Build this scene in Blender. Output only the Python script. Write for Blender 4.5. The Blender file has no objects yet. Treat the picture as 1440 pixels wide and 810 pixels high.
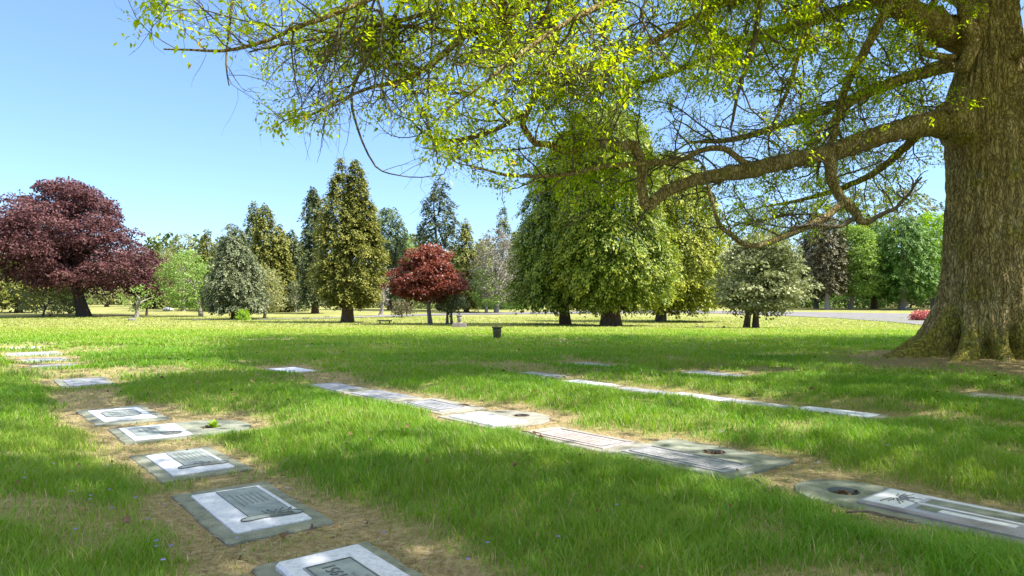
import bpy, bmesh, math, random
import numpy as np
from mathutils import Vector, Matrix
from mathutils.geometry import tessellate_polygon

random.seed(7)
RNG = np.random.default_rng(7)
R = math.radians
sc = bpy.context.scene
COL = sc.collection

# ------------------------------------------------------------------ camera
CAMZ = 1.05
F = 1000.0                       # focal length in photo pixels (1440 wide)
PITCH = math.atan(19 / F)
cd = bpy.data.cameras.new('camera')
cam = bpy.data.objects.new('camera', cd)
COL.objects.link(cam)
cam.location = (0, 0, CAMZ)
cam.rotation_euler = (R(90) + PITCH, 0, 0)
cd.sensor_width = 36
cd.lens = 36 * F / 1440
cd.clip_start = 0.05
cd.clip_end = 6000
sc.camera = cam
CP, SP = math.cos(PITCH), math.sin(PITCH)


def ray(px, py):
    a, b = (px - 720) / F, (405 - py) / F
    y = CP - b * SP
    z = SP + b * CP
    return a / y, z / y          # x and z per metre of depth


def P(px, py, D):
    a, b = ray(px, py)
    return Vector((a * D, D, CAMZ + b * D))


def project(p):
    """world points (n,3) -> photo pixels"""
    x, y, z = p[:, 0], p[:, 1], p[:, 2] - CAMZ
    d = np.maximum(y * CP + z * SP, 1e-3)
    u = -y * SP + z * CP
    return 720 + F * x / d, 405 - F * u / d, (y * CP + z * SP)


# ------------------------------------------------------------------ noise
def _hash(ix, iy, iz, seed):
    n = (ix.astype(np.int64) * 374761393 + iy.astype(np.int64) * 668265263 + iz.astype(np.int64) * 2147483647 + seed * 1274126177) & 0xffffffff
    n = ((n ^ (n >> 13)) * 1274126177) & 0xffffffff
    n = (n ^ (n >> 16)) & 0xffffffff
    return n / 4294967295.0


def noise(x, y, z=None, seed=0):
    x = np.asarray(x, float); y = np.asarray(y, float)
    z = np.zeros_like(x) if z is None else np.asarray(z, float)
    ix, iy, iz = np.floor(x), np.floor(y), np.floor(z)
    fx, fy, fz = x - ix, y - iy, z - iz
    fx = fx * fx * (3 - 2 * fx); fy = fy * fy * (3 - 2 * fy); fz = fz * fz * (3 - 2 * fz)
    r = 0
    for a in (0, 1):
        for b in (0, 1):
            for c in (0, 1):
                w = (fx if a else 1 - fx) * (fy if b else 1 - fy) * (fz if c else 1 - fz)
                r = r + w * _hash(ix + a, iy + b, iz + c, seed)
    return r


def fbm(x, y, z=None, seed=0, o=3):
    s, a, t = 0, 1.0, 0
    for k in range(o):
        f = 2 ** k
        s = s + a * noise(np.asarray(x) * f, np.asarray(y) * f, None if z is None else np.asarray(z) * f, seed + k)
        t += a
        a *= .5
    return s / t


def sstep(a, b, x):
    t = np.clip((np.asarray(x, float) - a) / (b - a), 0, 1)
    return t * t * (3 - 2 * t)


# ------------------------------------------------------------------ object helpers
def tag(o, label=None, cat=None, group=None, kind=None):
    if label: o['label'] = label
    if cat: o['category'] = cat
    if group: o['group'] = group
    if kind: o['kind'] = kind
    return o


def empty(name, loc, rz=0):
    o = bpy.data.objects.new(name, None)
    COL.objects.link(o)
    o.location = loc
    o.rotation_euler = (0, 0, rz)
    o.empty_display_size = .2
    return o


def link(name, me, mats, parent=None, smooth=False, loc=None):
    o = bpy.data.objects.new(name, me)
    COL.objects.link(o)
    for m in (mats if isinstance(mats, (list, tuple)) else [mats]):
        me.materials.append(m)
    if smooth:
        me.polygons.foreach_set('use_smooth', np.ones(len(me.polygons), bool))
    if parent is not None: o.parent = parent
    if loc is not None: o.location = loc
    return o


def mesh_np(name, V, loops, totals, face_attr=None, vert_attr=None):
    me = bpy.data.meshes.new(name)
    V = np.ascontiguousarray(V, np.float32).reshape(-1, 3)
    loops = np.ascontiguousarray(loops, np.int32).ravel()
    totals = np.ascontiguousarray(totals, np.int32)
    me.vertices.add(len(V)); me.vertices.foreach_set('co', V.ravel())
    me.loops.add(len(loops)); me.loops.foreach_set('vertex_index', loops)
    me.polygons.add(len(totals))
    me.polygons.foreach_set('loop_start', np.concatenate(([0], np.cumsum(totals)[:-1])).astype(np.int32))
    me.update(calc_edges=True)
    for k, v in (face_attr or {}).items():
        a = me.attributes.new(k, 'FLOAT', 'FACE'); a.data.foreach_set('value', np.ascontiguousarray(v, np.float32))
    for k, v in (vert_attr or {}).items():
        a = me.attributes.new(k, 'FLOAT', 'POINT'); a.data.foreach_set('value', np.ascontiguousarray(v, np.float32))
    return me


def mesh_bm(name, bm):
    me = bpy.data.meshes.new(name)
    bmesh.ops.recalc_face_normals(bm, faces=bm.faces)
    bm.to_mesh(me); bm.free()
    return me


def unit(v):
    return v / np.maximum(np.linalg.norm(v, axis=-1, keepdims=True), 1e-9)


def rand_unit(n):
    return unit(RNG.normal(size=(n, 3)))


def leaves_mesh(name, c, d, nrm, ln, wd, tint, fold=0.0):
    """diamond leaves: base c, direction d, face normal nrm, length, width"""
    d = unit(d)
    s = unit(np.cross(d, nrm))
    nn = np.cross(s, d)
    ln = ln[:, None]; wd = wd[:, None]
    n = len(c)
    if fold == 0:
        V = np.stack([c, c + d * ln * .45 + s * wd * .5, c + d * ln, c + d * ln * .45 - s * wd * .5], 1)
        loops = np.arange(n * 4)
        return mesh_np(name, V, loops, np.full(n, 4), {'tint': tint})
    up = nn * wd * fold
    V = np.stack([c, c + d * ln * .3 + s * wd * .42 + up, c + d * ln * .52 + s * wd * .5 + up * .8, c + d * ln - nn * ln * .15,
                  c + d * ln * .52 - s * wd * .5 + up * .8, c + d * ln * .3 - s * wd * .42 + up, c + d * ln * .45], 1)
    b = np.arange(n)[:, None] * 7
    loops = np.concatenate([b + np.array([[0, 1, 2, 6]]), b + np.array([[6, 2, 3, 3]])[:, :3].repeat(1, 0),
                            b + np.array([[6, 3, 4]]), b + np.array([[0, 6, 4, 5]])], 1)
    tot = np.tile([4, 3, 3, 4], n)
    return mesh_np(name, V, loops, tot, {'tint': np.repeat(tint, 4)})


class Tubes:
    def __init__(self):
        self.V, self.L, self.T, self.n = [], [], [], 0

    def add(self, pts, rad, seg=6, cap=True):
        pts = np.asarray(pts, float); k = len(pts)
        rad = np.asarray(rad, float)
        t = np.gradient(pts, axis=0); t = unit(t)
        ref = np.array([0, 0, 1.0]) if abs(t[0][2]) < .9 else np.array([1.0, 0, 0])
        a = np.cross(t[0], ref); a /= np.linalg.norm(a)
        ang = np.arange(seg) * (2 * math.pi / seg)
        ca, sa = np.cos(ang)[:, None], np.sin(ang)[:, None]
        for i in range(k):
            a = a - t[i] * np.dot(a, t[i]); a /= max(np.linalg.norm(a), 1e-9)
            b = np.cross(t[i], a)
            self.V.append(pts[i] + rad[i] * (ca * a + sa * b))
        base = self.n
        i = np.arange(k - 1)[:, None]; j = np.arange(seg)[None, :]
        j2 = (j + 1) % seg
        q = np.stack([base + i * seg + j, base + i * seg + j2, base + (i + 1) * seg + j2, base + (i + 1) * seg + j], -1).reshape(-1)
        self.L.append(q); self.T.append(np.full((k - 1) * seg, 4))
        self.n += k * seg
        if cap:
            self.L.append(base + (k - 1) * seg + np.arange(seg)); self.T.append(np.array([seg]))
            self.L.append(base + np.arange(seg)[::-1]); self.T.append(np.array([seg]))

    def mesh(self, name):
        return mesh_np(name, np.concatenate(self.V), np.concatenate(self.L), np.concatenate(self.T))


def smooth_path(pts, rad, step):
    pts = np.array(pts, float); rad = np.array(rad, float)
    n = len(pts)
    e = np.vstack([2 * pts[0] - pts[1], pts, 2 * pts[-1] - pts[-2]])
    op, orr = [], []
    for i in range(n - 1):
        m = max(2, int(np.linalg.norm(pts[i + 1] - pts[i]) / step))
        for k in range(m):
            t = k / m
            p0, p1, p2, p3 = e[i:i + 4]
            op.append(.5 * ((2 * p1) + (-p0 + p2) * t + (2 * p0 - 5 * p1 + 4 * p2 - p3) * t * t + (-p0 + 3 * p1 - 3 * p2 + p3) * t ** 3))
            orr.append(rad[i] * (1 - t) + rad[i + 1] * t)
    op.append(pts[-1]); orr.append(rad[-1])
    return np.array(op), np.array(orr)


# ------------------------------------------------------------------ materials
def new_mat(name):
    m = bpy.data.materials.new(name); m.use_nodes = True
    nt = m.node_tree; nt.nodes.clear()
    out = nt.nodes.new('ShaderNodeOutputMaterial')
    return m, nt, out


def N(nt, typ, **kw):
    n = nt.nodes.new(typ)
    for k, v in kw.items():
        if k.startswith('i_'):
            n.inputs[k[2:].replace('_', ' ')].default_value = v
        else:
            setattr(n, k, v)
    return n


def ramp(nt, stops, fac=None):
    r = nt.nodes.new('ShaderNodeValToRGB')
    el = r.color_ramp.elements
    while len(el) < len(stops): el.new(.5)
    for e, (p, c) in zip(el, stops):
        e.position = p; e.color = (*c, 1)
    if fac is not None: nt.links.new(fac, r.inputs[0])
    return r


def leaf_mat(name, stops, trans=.35, rough=.55, spec=.35, glow=1.35):
    m, nt, out = new_mat(name)
    at = N(nt, 'ShaderNodeAttribute', attribute_name='tint')
    rp = ramp(nt, stops, at.outputs['Fac'])
    pb = N(nt, 'ShaderNodeBsdfPrincipled')
    pb.inputs['Roughness'].default_value = rough
    pb.inputs['Specular IOR Level'].default_value = spec
    tr = N(nt, 'ShaderNodeBsdfTranslucent')
    mx = N(nt, 'ShaderNodeMixShader'); mx.inputs[0].default_value = trans
    hs = N(nt, 'ShaderNodeHueSaturation'); hs.inputs['Value'].default_value = glow; hs.inputs['Saturation'].default_value = 1.1
    nt.links.new(rp.outputs[0], pb.inputs['Base Color'])
    nt.links.new(rp.outputs[0], hs.inputs['Color'])
    nt.links.new(hs.outputs[0], tr.inputs['Color'])
    nt.links.new(pb.outputs[0], mx.inputs[1]); nt.links.new(tr.outputs[0], mx.inputs[2])
    nt.links.new(mx.outputs[0], out.inputs[0])
    return m


def noise_mat(name, stops, scale=8, detail=6, rough=.85, bump=.3, bscale=None, stretch=(1, 1, 1), spec=.3, bdist=.01, distort=0.0):
    m, nt, out = new_mat(name)
    tc = N(nt, 'ShaderNodeTexCoord')
    mp = N(nt, 'ShaderNodeMapping'); mp.inputs['Scale'].default_value = stretch
    nt.links.new(tc.outputs['Object'], mp.inputs[0])
    n1 = N(nt, 'ShaderNodeTexNoise'); n1.inputs['Scale'].default_value = scale; n1.inputs['Detail'].default_value = detail
    n1.inputs['Roughness'].default_value = .65; n1.inputs['Distortion'].default_value = distort
    nt.links.new(mp.outputs[0], n1.inputs['Vector'])
    rp = ramp(nt, stops, n1.outputs['Fac'])
    pb = N(nt, 'ShaderNodeBsdfPrincipled')
    pb.inputs['Roughness'].default_value = rough; pb.inputs['Specular IOR Level'].default_value = spec
    nt.links.new(rp.outputs[0], pb.inputs['Base Color'])
    if bump:
        n2 = N(nt, 'ShaderNodeTexNoise'); n2.inputs['Scale'].default_value = bscale or scale * 3; n2.inputs['Detail'].default_value = 4
        nt.links.new(mp.outputs[0], n2.inputs['Vector'])
        bp = N(nt, 'ShaderNodeBump'); bp.inputs['Strength'].default_value = bump; bp.inputs['Distance'].default_value = bdist
        nt.links.new(n2.outputs['Fac'], bp.inputs['Height']); nt.links.new(bp.outputs[0], pb.inputs['Normal'])
    nt.links.new(pb.outputs[0], out.inputs[0])
    return m


M = {}
M['oak_leaf'] = leaf_mat('oak leaves', [(0, (.16, .24, .012)), (.5, (.34, .42, .025)), (.88, (.52, .55, .07)), (1, (.46, .32, .05))], .62, .45, .25, 1.55)
M['thuja'] = leaf_mat('thuja sprays', [(0, (.03, .072, .006)), (.5, (.135, .20, .012)), (1, (.44, .44, .035))], .25)
M['thuja_dark'] = leaf_mat('dark thuja sprays', [(0, (.028, .066, .006)), (.5, (.105, .165, .012)), (1, (.34, .37, .03))], .22)
M['gold'] = leaf_mat('golden thuja sprays', [(0, (.06, .085, .007)), (.5, (.21, .25, .014)), (1, (.50, .48, .04))], .25)
M['cypress'] = leaf_mat('olive cypress sprays', [(0, (.045, .062, .010)), (.5, (.145, .158, .024)), (1, (.37, .34, .065))], .2)
M['spruce'] = leaf_mat('dark spruce needles', [(0, (.022, .035, .009)), (.5, (.068, .092, .024)), (1, (.17, .19, .05))], .12)
M['fir'] = leaf_mat('green fir needles', [(0, (.028, .045, .010)), (.5, (.105, .13, .026)), (1, (.26, .27, .055))], .15)
M['grey'] = leaf_mat('grey green foliage', [(0, (.025, .036, .014)), (.5, (.105, .13, .052)), (1, (.36, .38, .20))], .18)
M['holly'] = leaf_mat('pale grey green leaves', [(0, (.055, .07, .02)), (.5, (.19, .215, .08)), (1, (.46, .46, .24))], .22)
M['pine'] = leaf_mat('pine needles', [(0, (.032, .06, .022)), (.5, (.095, .14, .046)), (1, (.20, .26, .09))], .15)
M['birch'] = leaf_mat('light birch leaves', [(0, (0.075, 0.150, 0.030)), (.5, (0.180, 0.285, 0.053)), (1, (0.360, 0.450, 0.120))], .4)
M['dogwood'] = leaf_mat('dogwood leaves', [(0, (0.065, 0.143, 0.016)), (.5, (0.182, 0.286, 0.039)), (1, (0.442, 0.520, 0.169))], .35)
M['green'] = leaf_mat('green leaves', [(0, (.035, .085, .010)), (.5, (.095, .19, .025)), (1, (.22, .33, .055))], .3)
M['bright'] = leaf_mat('bright green leaves', [(0, (0.112, 0.210, 0.017)), (.5, (0.224, 0.364, 0.028)), (1, (0.392, 0.532, 0.056))], .4)
M['brown'] = leaf_mat('brown green needles', [(0, (.035, .036, .014)), (.5, (.105, .095, .04)), (1, (.22, .19, .085))], .12)
M['olive'] = leaf_mat('pale olive leaves', [(0, (0.084, 0.105, 0.031)), (.5, (0.210, 0.224, 0.077)), (1, (0.406, 0.392, 0.168))], .3)
M['purple'] = leaf_mat('purple maple leaves', [(0, (.026, .009, .012)), (.5, (.088, .034, .035)), (1, (.21, .10, .095))], .2, .6, .2)
M['red'] = leaf_mat('red maple leaves', [(0, (.04, .010, .006)), (.5, (.15, .036, .020)), (1, (.32, .10, .055))], .28, .45, .4)
M['lilac'] = leaf_mat('grey lilac twigs', [(0, (.08, .07, .05)), (.5, (.19, .17, .125)), (1, (.34, .31, .25))], .1)
M['pink'] = leaf_mat('pink maple leaves', [(0, (0.182, 0.039, 0.039)), (.5, (0.390, 0.104, 0.091)), (1, (0.585, 0.221, 0.182))], .25)
M['yellowgreen'] = leaf_mat('lime leaves', [(0, (0.168, 0.204, 0.010)), (.5, (0.312, 0.360, 0.014)), (1, (0.504, 0.516, 0.036))], .3)
M['wood_far'] = leaf_mat('far woodland foliage', [(0, (.03, .05, .010)), (.5, (.10, .135, .026)), (1, (.22, .25, .05))], .2)
M['bark_brown'] = noise_mat('brown bark', [(.3, (.045, .028, .017)), (.7, (.15, .095, .055))], 3, 6, .9, .6, 9, (3, 3, .5), bdist=.05)
M['bark_grey'] = noise_mat('grey bark', [(.3, (.07, .058, .048)), (.7, (.22, .185, .15))], 3, 6, .9, .6, 9, (3, 3, .5), bdist=.05)
M['bark_pale'] = noise_mat('pale bark', [(.3, (.14, .12, .10)), (.7, (.36, .32, .27))], 4, 6, .9, .4, 9, (3, 3, .6), bdist=.04)
M['bark_dark'] = noise_mat('dark bark', [(.3, (.02, .016, .012)), (.7, (.07, .052, .038))], 4, 6, .9, .5, 9, (3, 3, .6), bdist=.04)
M['asphalt'] = noise_mat('pale worn asphalt', [(.3, (.125, .118, .118)), (.7, (.185, .175, .172))], .6, 8, .9, .2, 40, bdist=.01)
M['concrete'] = noise_mat('weathered concrete', [(.28, (.085, .088, .062)), (.45, (.18, .19, .148)), (.58, (.23, .238, .19)), (.74, (.34, .345, .29))], 9, 12, .9, .7, 140, bdist=.006)
M['concrete_pale'] = noise_mat('pale concrete', [(.25, (.17, .16, .13)), (.5, (.27, .255, .215)), (.75, (.35, .33, .285))], 6, 10, .9, .5, 120, bdist=.004)
M['granite_white'] = noise_mat('white granite', [(.3, (.36, .35, .39)), (.48, (.56, .55, .60)), (.7, (.66, .65, .70))], 45, 8, .45, .1, 200, bdist=.001, spec=.5)
M['granite_grey'] = noise_mat('grey granite', [(.3, (.15, .15, .16)), (.5, (.26, .255, .265)), (.7, (.37, .36, .375))], 40, 8, .5, .1, 200, bdist=.001, spec=.5)
M['granite_pink'] = noise_mat('pink granite', [(.3, (.26, .21, .20)), (.5, (.40, .33, .31)), (.7, (.50, .43, .41))], 40, 8, .5, .1, 200, bdist=.001, spec=.5)
M['granite_mauve'] = noise_mat('mauve grey granite', [(.3, (.16, .135, .14)), (.5, (.27, .235, .24)), (.7, (.40, .36, .38))], 5, 10, .28, .1, 200, bdist=.001, spec=.6)
M['bronze'] = noise_mat('weathered grey bronze', [(.3, (.13, .145, .135)), (.5, (.21, .235, .22)), (.66, (.29, .315, .295)), (.78, (.24, .19, .13))], 9, 8, .55, .5, 60, bdist=.003, spec=.5)
M['bronze_worn'] = noise_mat('worn brown bronze', [(.3, (.13, .135, .12)), (.7, (.22, .225, .20))], 14, 6, .55, .3, 60, spec=.5)
M['bronze_dark'] = noise_mat('dark bronze edge', [(.3, (.05, .055, .053)), (.7, (.12, .13, .125))], 20, 6, .5, .2, 60, spec=.5)
M['engrave_pale'] = noise_mat('pale polished stone', [(.3, (.55, .53, .56)), (.7, (.72, .70, .74))], 30, 6, .5, 0)
M['engrave_dark'] = noise_mat('shaded cut stone', [(.3, (.15, .145, .15)), (.7, (.24, .235, .24))], 30, 6, .8, 0)
M['soil'] = noise_mat('dark soil', [(.3, (.018, .012, .007)), (.7, (.085, .055, .03))], 40, 8, 1, .8, 80, bdist=.01, spec=.02)
M['urn'] = noise_mat('dark green bronze urn', [(.3, (.028, .028, .012)), (.7, (.075, .07, .028))], 12, 6, .6, .3, 40, spec=.5)
M['urn_stone'] = noise_mat('grey stone urn', [(.3, (.12, .115, .10)), (.7, (.27, .25, .22))], 10, 8, .85, .4, 60)
M['stone_block'] = noise_mat('stained grey stone block', [(.3, (.13, .10, .10)), (.6, (.28, .24, .235)), (.8, (.38, .34, .33))], 4, 8, .85, .4, 40)
M['bench'] = noise_mat('weathered bench stone', [(.3, (.09, .065, .045)), (.7, (.21, .16, .125))], 6, 8, .85, .4, 40)
M['white_paint'] = noise_mat('white paint', [(.3, (.62, .62, .60)), (.7, (.75, .75, .73))], 6, 4, .6, .1)
M['dry_leaf'] = leaf_mat('dry fallen leaves', [(0, (.05, .022, .010)), (.5, (.16, .075, .03)), (1, (.33, .20, .09))], .15)
M['violet'] = leaf_mat('violet petals', [(0, (.18, .16, .55)), (1, (.34, .30, .75))], .3)
M['twig'] = noise_mat('dry twig bark', [(.3, (.12, .08, .05)), (.7, (.26, .19, .13))], 20, 4, .9, .2)
M['red_petal'] = leaf_mat('red petals', [(0, (.55, .04, .03)), (1, (.75, .10, .05))], .3)


def oak_bark():
    m, nt, out = new_mat('oak bark')
    L = nt.links.new
    tc = N(nt, 'ShaderNodeTexCoord')
    geo = N(nt, 'ShaderNodeNewGeometry')
    mp = N(nt, 'ShaderNodeMapping'); mp.inputs['Scale'].default_value = (1, 1, .22)
    L(tc.outputs['Object'], mp.inputs[0])
    big = N(nt, 'ShaderNodeTexNoise'); big.inputs['Scale'].default_value = 1.6; big.inputs['Detail'].default_value = 5
    L(tc.outputs['Object'], big.inputs['Vector'])
    fur = N(nt, 'ShaderNodeTexNoise'); fur.inputs['Scale'].default_value = 13; fur.inputs['Detail'].default_value = 6; fur.inputs['Distortion'].default_value = .5
    L(mp.outputs[0], fur.inputs['Vector'])
    vor = N(nt, 'ShaderNodeTexVoronoi', feature='DISTANCE_TO_EDGE'); vor.inputs['Scale'].default_value = 27; vor.inputs['Randomness'].default_value = .9
    mp2 = N(nt, 'ShaderNodeMapping'); mp2.inputs['Scale'].default_value = (1, 1, .17)
    wob = N(nt, 'ShaderNodeMix', data_type='RGBA', blend_type='LINEAR_LIGHT'); wob.inputs[0].default_value = .10
    n3 = N(nt, 'ShaderNodeTexNoise'); n3.inputs['Scale'].default_value = 5
    L(tc.outputs['Object'], n3.inputs['Vector'])
    L(tc.outputs['Object'], wob.inputs[6]); L(n3.outputs['Color'], wob.inputs[7])
    L(wob.outputs[2], mp2.inputs[0]); L(mp2.outputs[0], vor.inputs['Vector'])
    plate = ramp(nt, [(0, (0, 0, 0)), (.16, (1, 1, 1))], vor.outputs['Distance'])
    c1 = ramp(nt, [(.25, (.17, .115, .042)), (.5, (.32, .235, .095)), (.72, (.44, .35, .19))], fur.outputs['Fac'])
    crack = N(nt, 'ShaderNodeMix', data_type='RGBA', blend_type='MULTIPLY'); crack.inputs[0].default_value = .45
    L(c1.outputs[0], crack.inputs[6]); L(plate.outputs[0], crack.inputs[7])
    # moss by patches of its own, thicker on the root flares
    sep = N(nt, 'ShaderNodeSeparateXYZ'); L(tc.outputs['Object'], sep.inputs[0])
    hz = N(nt, 'ShaderNodeMapRange'); hz.inputs['From Min'].default_value = .15; hz.inputs['From Max'].default_value = 1.0
    hz.inputs['To Min'].default_value = .26; hz.inputs['To Max'].default_value = -.03
    L(sep.outputs['Z'], hz.inputs['Value'])
    add = N(nt, 'ShaderNodeMath', operation='ADD'); L(big.outputs['Fac'], add.inputs[0]); L(hz.outputs[0], add.inputs[1])
    msk = ramp(nt, [(.50, (0, 0, 0)), (.66, (1, 1, 1))], add.outputs[0])
    mossn = N(nt, 'ShaderNodeTexNoise'); mossn.inputs['Scale'].default_value = 22; mossn.inputs['Detail'].default_value = 5
    L(tc.outputs['Object'], mossn.inputs['Vector'])
    mossc = ramp(nt, [(.35, (.075, .065, .012)), (.55, (.25, .22, .022)), (.75, (.40, .35, .04))], mossn.outputs['Fac'])
    mm = N(nt, 'ShaderNodeMath', operation='MULTIPLY'); mm.inputs[1].default_value = .8; L(msk.outputs[0], mm.inputs[0])
    mix = N(nt, 'ShaderNodeMix', data_type='RGBA'); L(mm.outputs[0], mix.inputs[0]); L(crack.outputs[2], mix.inputs[6]); L(mossc.outputs[0], mix.inputs[7])
    # pale lichen
    lic = N(nt, 'ShaderNodeTexNoise'); lic.inputs['Scale'].default_value = 3.1; lic.inputs['Detail'].default_value = 9; lic.inputs['Roughness'].default_value = .72
    L(tc.outputs['Object'], lic.inputs['Vector'])
    lm = ramp(nt, [(.60, (0, 0, 0)), (.70, (.7, .7, .7))], lic.outputs['Fac'])
    mix2 = N(nt, 'ShaderNodeMix', data_type='RGBA'); L(lm.outputs[0], mix2.inputs[0]); L(mix.outputs[2], mix2.inputs[6]); mix2.inputs[7].default_value = (.27, .27, .22, 1)
    pb = N(nt, 'ShaderNodeBsdfPrincipled'); pb.inputs['Roughness'].default_value = .92; pb.inputs['Specular IOR Level'].default_value = .2
    L(mix2.outputs[2], pb.inputs['Base Color'])
    hsum = N(nt, 'ShaderNodeMath', operation='MULTIPLY_ADD'); hsum.inputs[1].default_value = .5
    L(fur.outputs['Fac'], hsum.inputs[0]); L(plate.outputs[0], hsum.inputs[2])
    bp = N(nt, 'ShaderNodeBump'); bp.inputs['Strength'].default_value = .9; bp.inputs['Distance'].default_value = .028
    L(hsum.outputs[0], bp.inputs['Height']); L(bp.outputs[0], pb.inputs['Normal'])
    L(pb.outputs[0], out.inputs[0])
    return m


M['oak_bark'] = oak_bark()
M['oak_twig'] = noise_mat('oak twig bark', [(.3, (.055, .042, .026)), (.7, (.17, .135, .085))], 9, 5, .9, .5, 30, bdist=.01)


def ground_mat():
    m, nt, out = new_mat('lawn')
    L = nt.links.new
    geo = N(nt, 'ShaderNodeNewGeometry')
    dry = N(nt, 'ShaderNodeAttribute', attribute_name='dry')
    soil = N(nt, 'ShaderNodeAttribute', attribute_name='bare')
    n1 = N(nt, 'ShaderNodeTexNoise'); n1.inputs['Scale'].default_value = .55; n1.inputs['Detail'].default_value = 8; n1.inputs['Roughness'].default_value = .62
    n2 = N(nt, 'ShaderNodeTexNoise'); n2.inputs['Scale'].default_value = 26; n2.inputs['Detail'].default_value = 8; n2.inputs['Roughness'].default_value = .75
    n3 = N(nt, 'ShaderNodeTexNoise'); n3.inputs['Scale'].default_value = .12; n3.inputs['Detail'].default_value = 6
    n4 = N(nt, 'ShaderNodeTexNoise'); n4.inputs['Scale'].default_value = 3.0; n4.inputs['Detail'].default_value = 7; n4.inputs['Roughness'].default_value = .7
    for n in (n1, n2, n3, n4): L(geo.outputs['Position'], n.inputs['Vector'])
    a = N(nt, 'ShaderNodeMath', operation='MULTIPLY_ADD'); a.inputs[1].default_value = .55
    b = N(nt, 'ShaderNodeMath', operation='MULTIPLY'); b.inputs[1].default_value = .45
    L(n4.outputs['Fac'], b.inputs[0]); L(n1.outputs['Fac'], a.inputs[0]); L(b.outputs[0], a.inputs[2])
    g = ramp(nt, [(.30, (.115, .145, .030)), (.45, (.195, .205, .056)), (.58, (.27, .26, .092)), (.72, (.37, .32, .18))], a.outputs[0])
    th = ramp(nt, [(.25, (.11, .075, .035)), (.45, (.28, .205, .105)), (.6, (.42, .33, .19)), (.75, (.52, .43, .27))], n2.outputs['Fac'])
    mx = N(nt, 'ShaderNodeMix', data_type='RGBA'); L(dry.outputs['Fac'], mx.inputs[0]); L(g.outputs[0], mx.inputs[6]); L(th.outputs[0], mx.inputs[7])
    so = ramp(nt, [(.3, (.10, .072, .034)), (.5, (.24, .175, .085)), (.7, (.38, .30, .16))], n2.outputs['Fac'])
    mx2 = N(nt, 'ShaderNodeMix', data_type='RGBA'); L(soil.outputs['Fac'], mx2.inputs[0]); L(mx.outputs[2], mx2.inputs[6]); L(so.outputs[0], mx2.inputs[7])
    pb = N(nt, 'ShaderNodeBsdfPrincipled'); pb.inputs['Roughness'].default_value = .95; pb.inputs['Specular IOR Level'].default_value = .15
    L(mx2.outputs[2], pb.inputs['Base Color'])
    bp = N(nt, 'ShaderNodeBump'); bp.inputs['Strength'].default_value = .8; bp.inputs['Distance'].default_value = .03
    L(n2.outputs['Fac'], bp.inputs['Height']); L(bp.outputs[0], pb.inputs['Normal'])
    L(pb.outputs[0], out.inputs[0])
    return m


M['ground'] = ground_mat()
M['grass'] = leaf_mat('grass blades', [(0, (.05, .125, .008)), (.35, (.115, .272, .016)), (.7, (.24, .34, .040)), (.9, (.35, .345, .10)), (1, (.46, .39, .20))], .42, .5, .3)

# ------------------------------------------------------------------ terrain
def base_z(y):
    y = np.asarray(y, float)
    return -1.0 * sstep(14, 62, y) + .8 * sstep(80, 132, y) + 1.6 * sstep(140, 320, y) + 12 * sstep(320, 1500, y)


def at(px, py):
    a, b = ray(px, py)
    lo, hi = 1.0, 900.0
    # first crossing, by marching
    d = 1.0
    prev = d
    while d < 900:
        if CAMZ + b * d <= float(base_z(d)):
            lo, hi = prev, d
            for _ in range(40):
                m = .5 * (lo + hi)
                if CAMZ + b * m <= float(base_z(m)): hi = m
                else: lo = m
            d = .5 * (lo + hi)
            return Vector((a * d, d, float(base_z(d))))
        prev = d; d *= 1.02
    d = 300.0
    return Vector((a * d, d, float(base_z(d))))


U = Vector((-.63, .777)); U.normalize()      # along the rows of graves
Vv = Vector((U.y, -U.x))                      # across the rows (away from camera, to the right)
ANG = math.atan2(U.y, U.x)

# markers: x, y centre of the granite; slab extents along u (near, far) and v (near, far); see builder below
TR = Vector((7.69, 11.6))                      # oak trunk
MK = []


def mk(c, su, sv, gran, panel='lines', round_end=None, hole=None, mats=('concrete', 'granite_white'), lift=.004, label='', group='', rot=0.0, base=True):
    if isinstance(c, tuple) and len(c) == 2 and c[1] > 100: p = at(*c); c = (p.x, p.y)
    MK.append(dict(c=Vector(c), su=su, sv=sv, g=gran, panel=panel, round=round_end, hole=hole, mats=mats, lift=lift, label=label, group=group, rot=rot))


G1, G2, G3 = 'flat grave markers in the left row', 'flat grave markers in the middle row', 'flat grave markers set in the lawn'
mk((-.545, 2.60), (-.48, .48), (-.25, .25), (.80, .36), 'dates', lift=.022, label='thick raised white granite marker with a bronze plate reading 1951', group=G1)
mk((-1.33, 3.61), (-.48, .48), (-.25, .25), (.76, .36), 'scroll', label='white granite marker on square grey slab, wide blank margin and scrolled bronze plate', group=G1)
mk((-2.10, 4.64), (-.46, .46), (-.26, .26), (.72, .36), 'scroll2', label='scrolled plate marker lying between a blank-margined marker and the slab with a sprout', group=G1)
mk((-2.86, 5.72), (-.40, .40), (-.28, .74), (.62, .42), 'rosette', round_end='v', hole=(0, .42), label='grave marker whose round-ended slab has a hole with a green sprout', group=G1)
mk((-3.60, 6.57), (-.56, .56), (-.29, .29), (.80, .42), 'oval', label='white granite marker with a dark oval shield plate in its centre', group=G1)
mk((120, 538), (-.62, .62), (-.30, .30), (.80, .42), 'split', mats=('concrete', 'granite_grey'), label='blue grey shaded marker sunk in grass beyond the oval plated one', group=G1)
mk((80, 516), (-.60, .60), (-.33, .33), (.85, .45), 'lines', mats=('concrete_pale', 'granite_mauve'), label='sunlit mauve marker nearest in the pale cluster at far left', group=G1)
mk((64, 506), (-.55, .55), (-.36, .36), (.85, .50), 'lines', mats=('concrete_pale', 'granite_grey'), label='sunlit grey marker second in the pale cluster at far left', group=G1)
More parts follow.
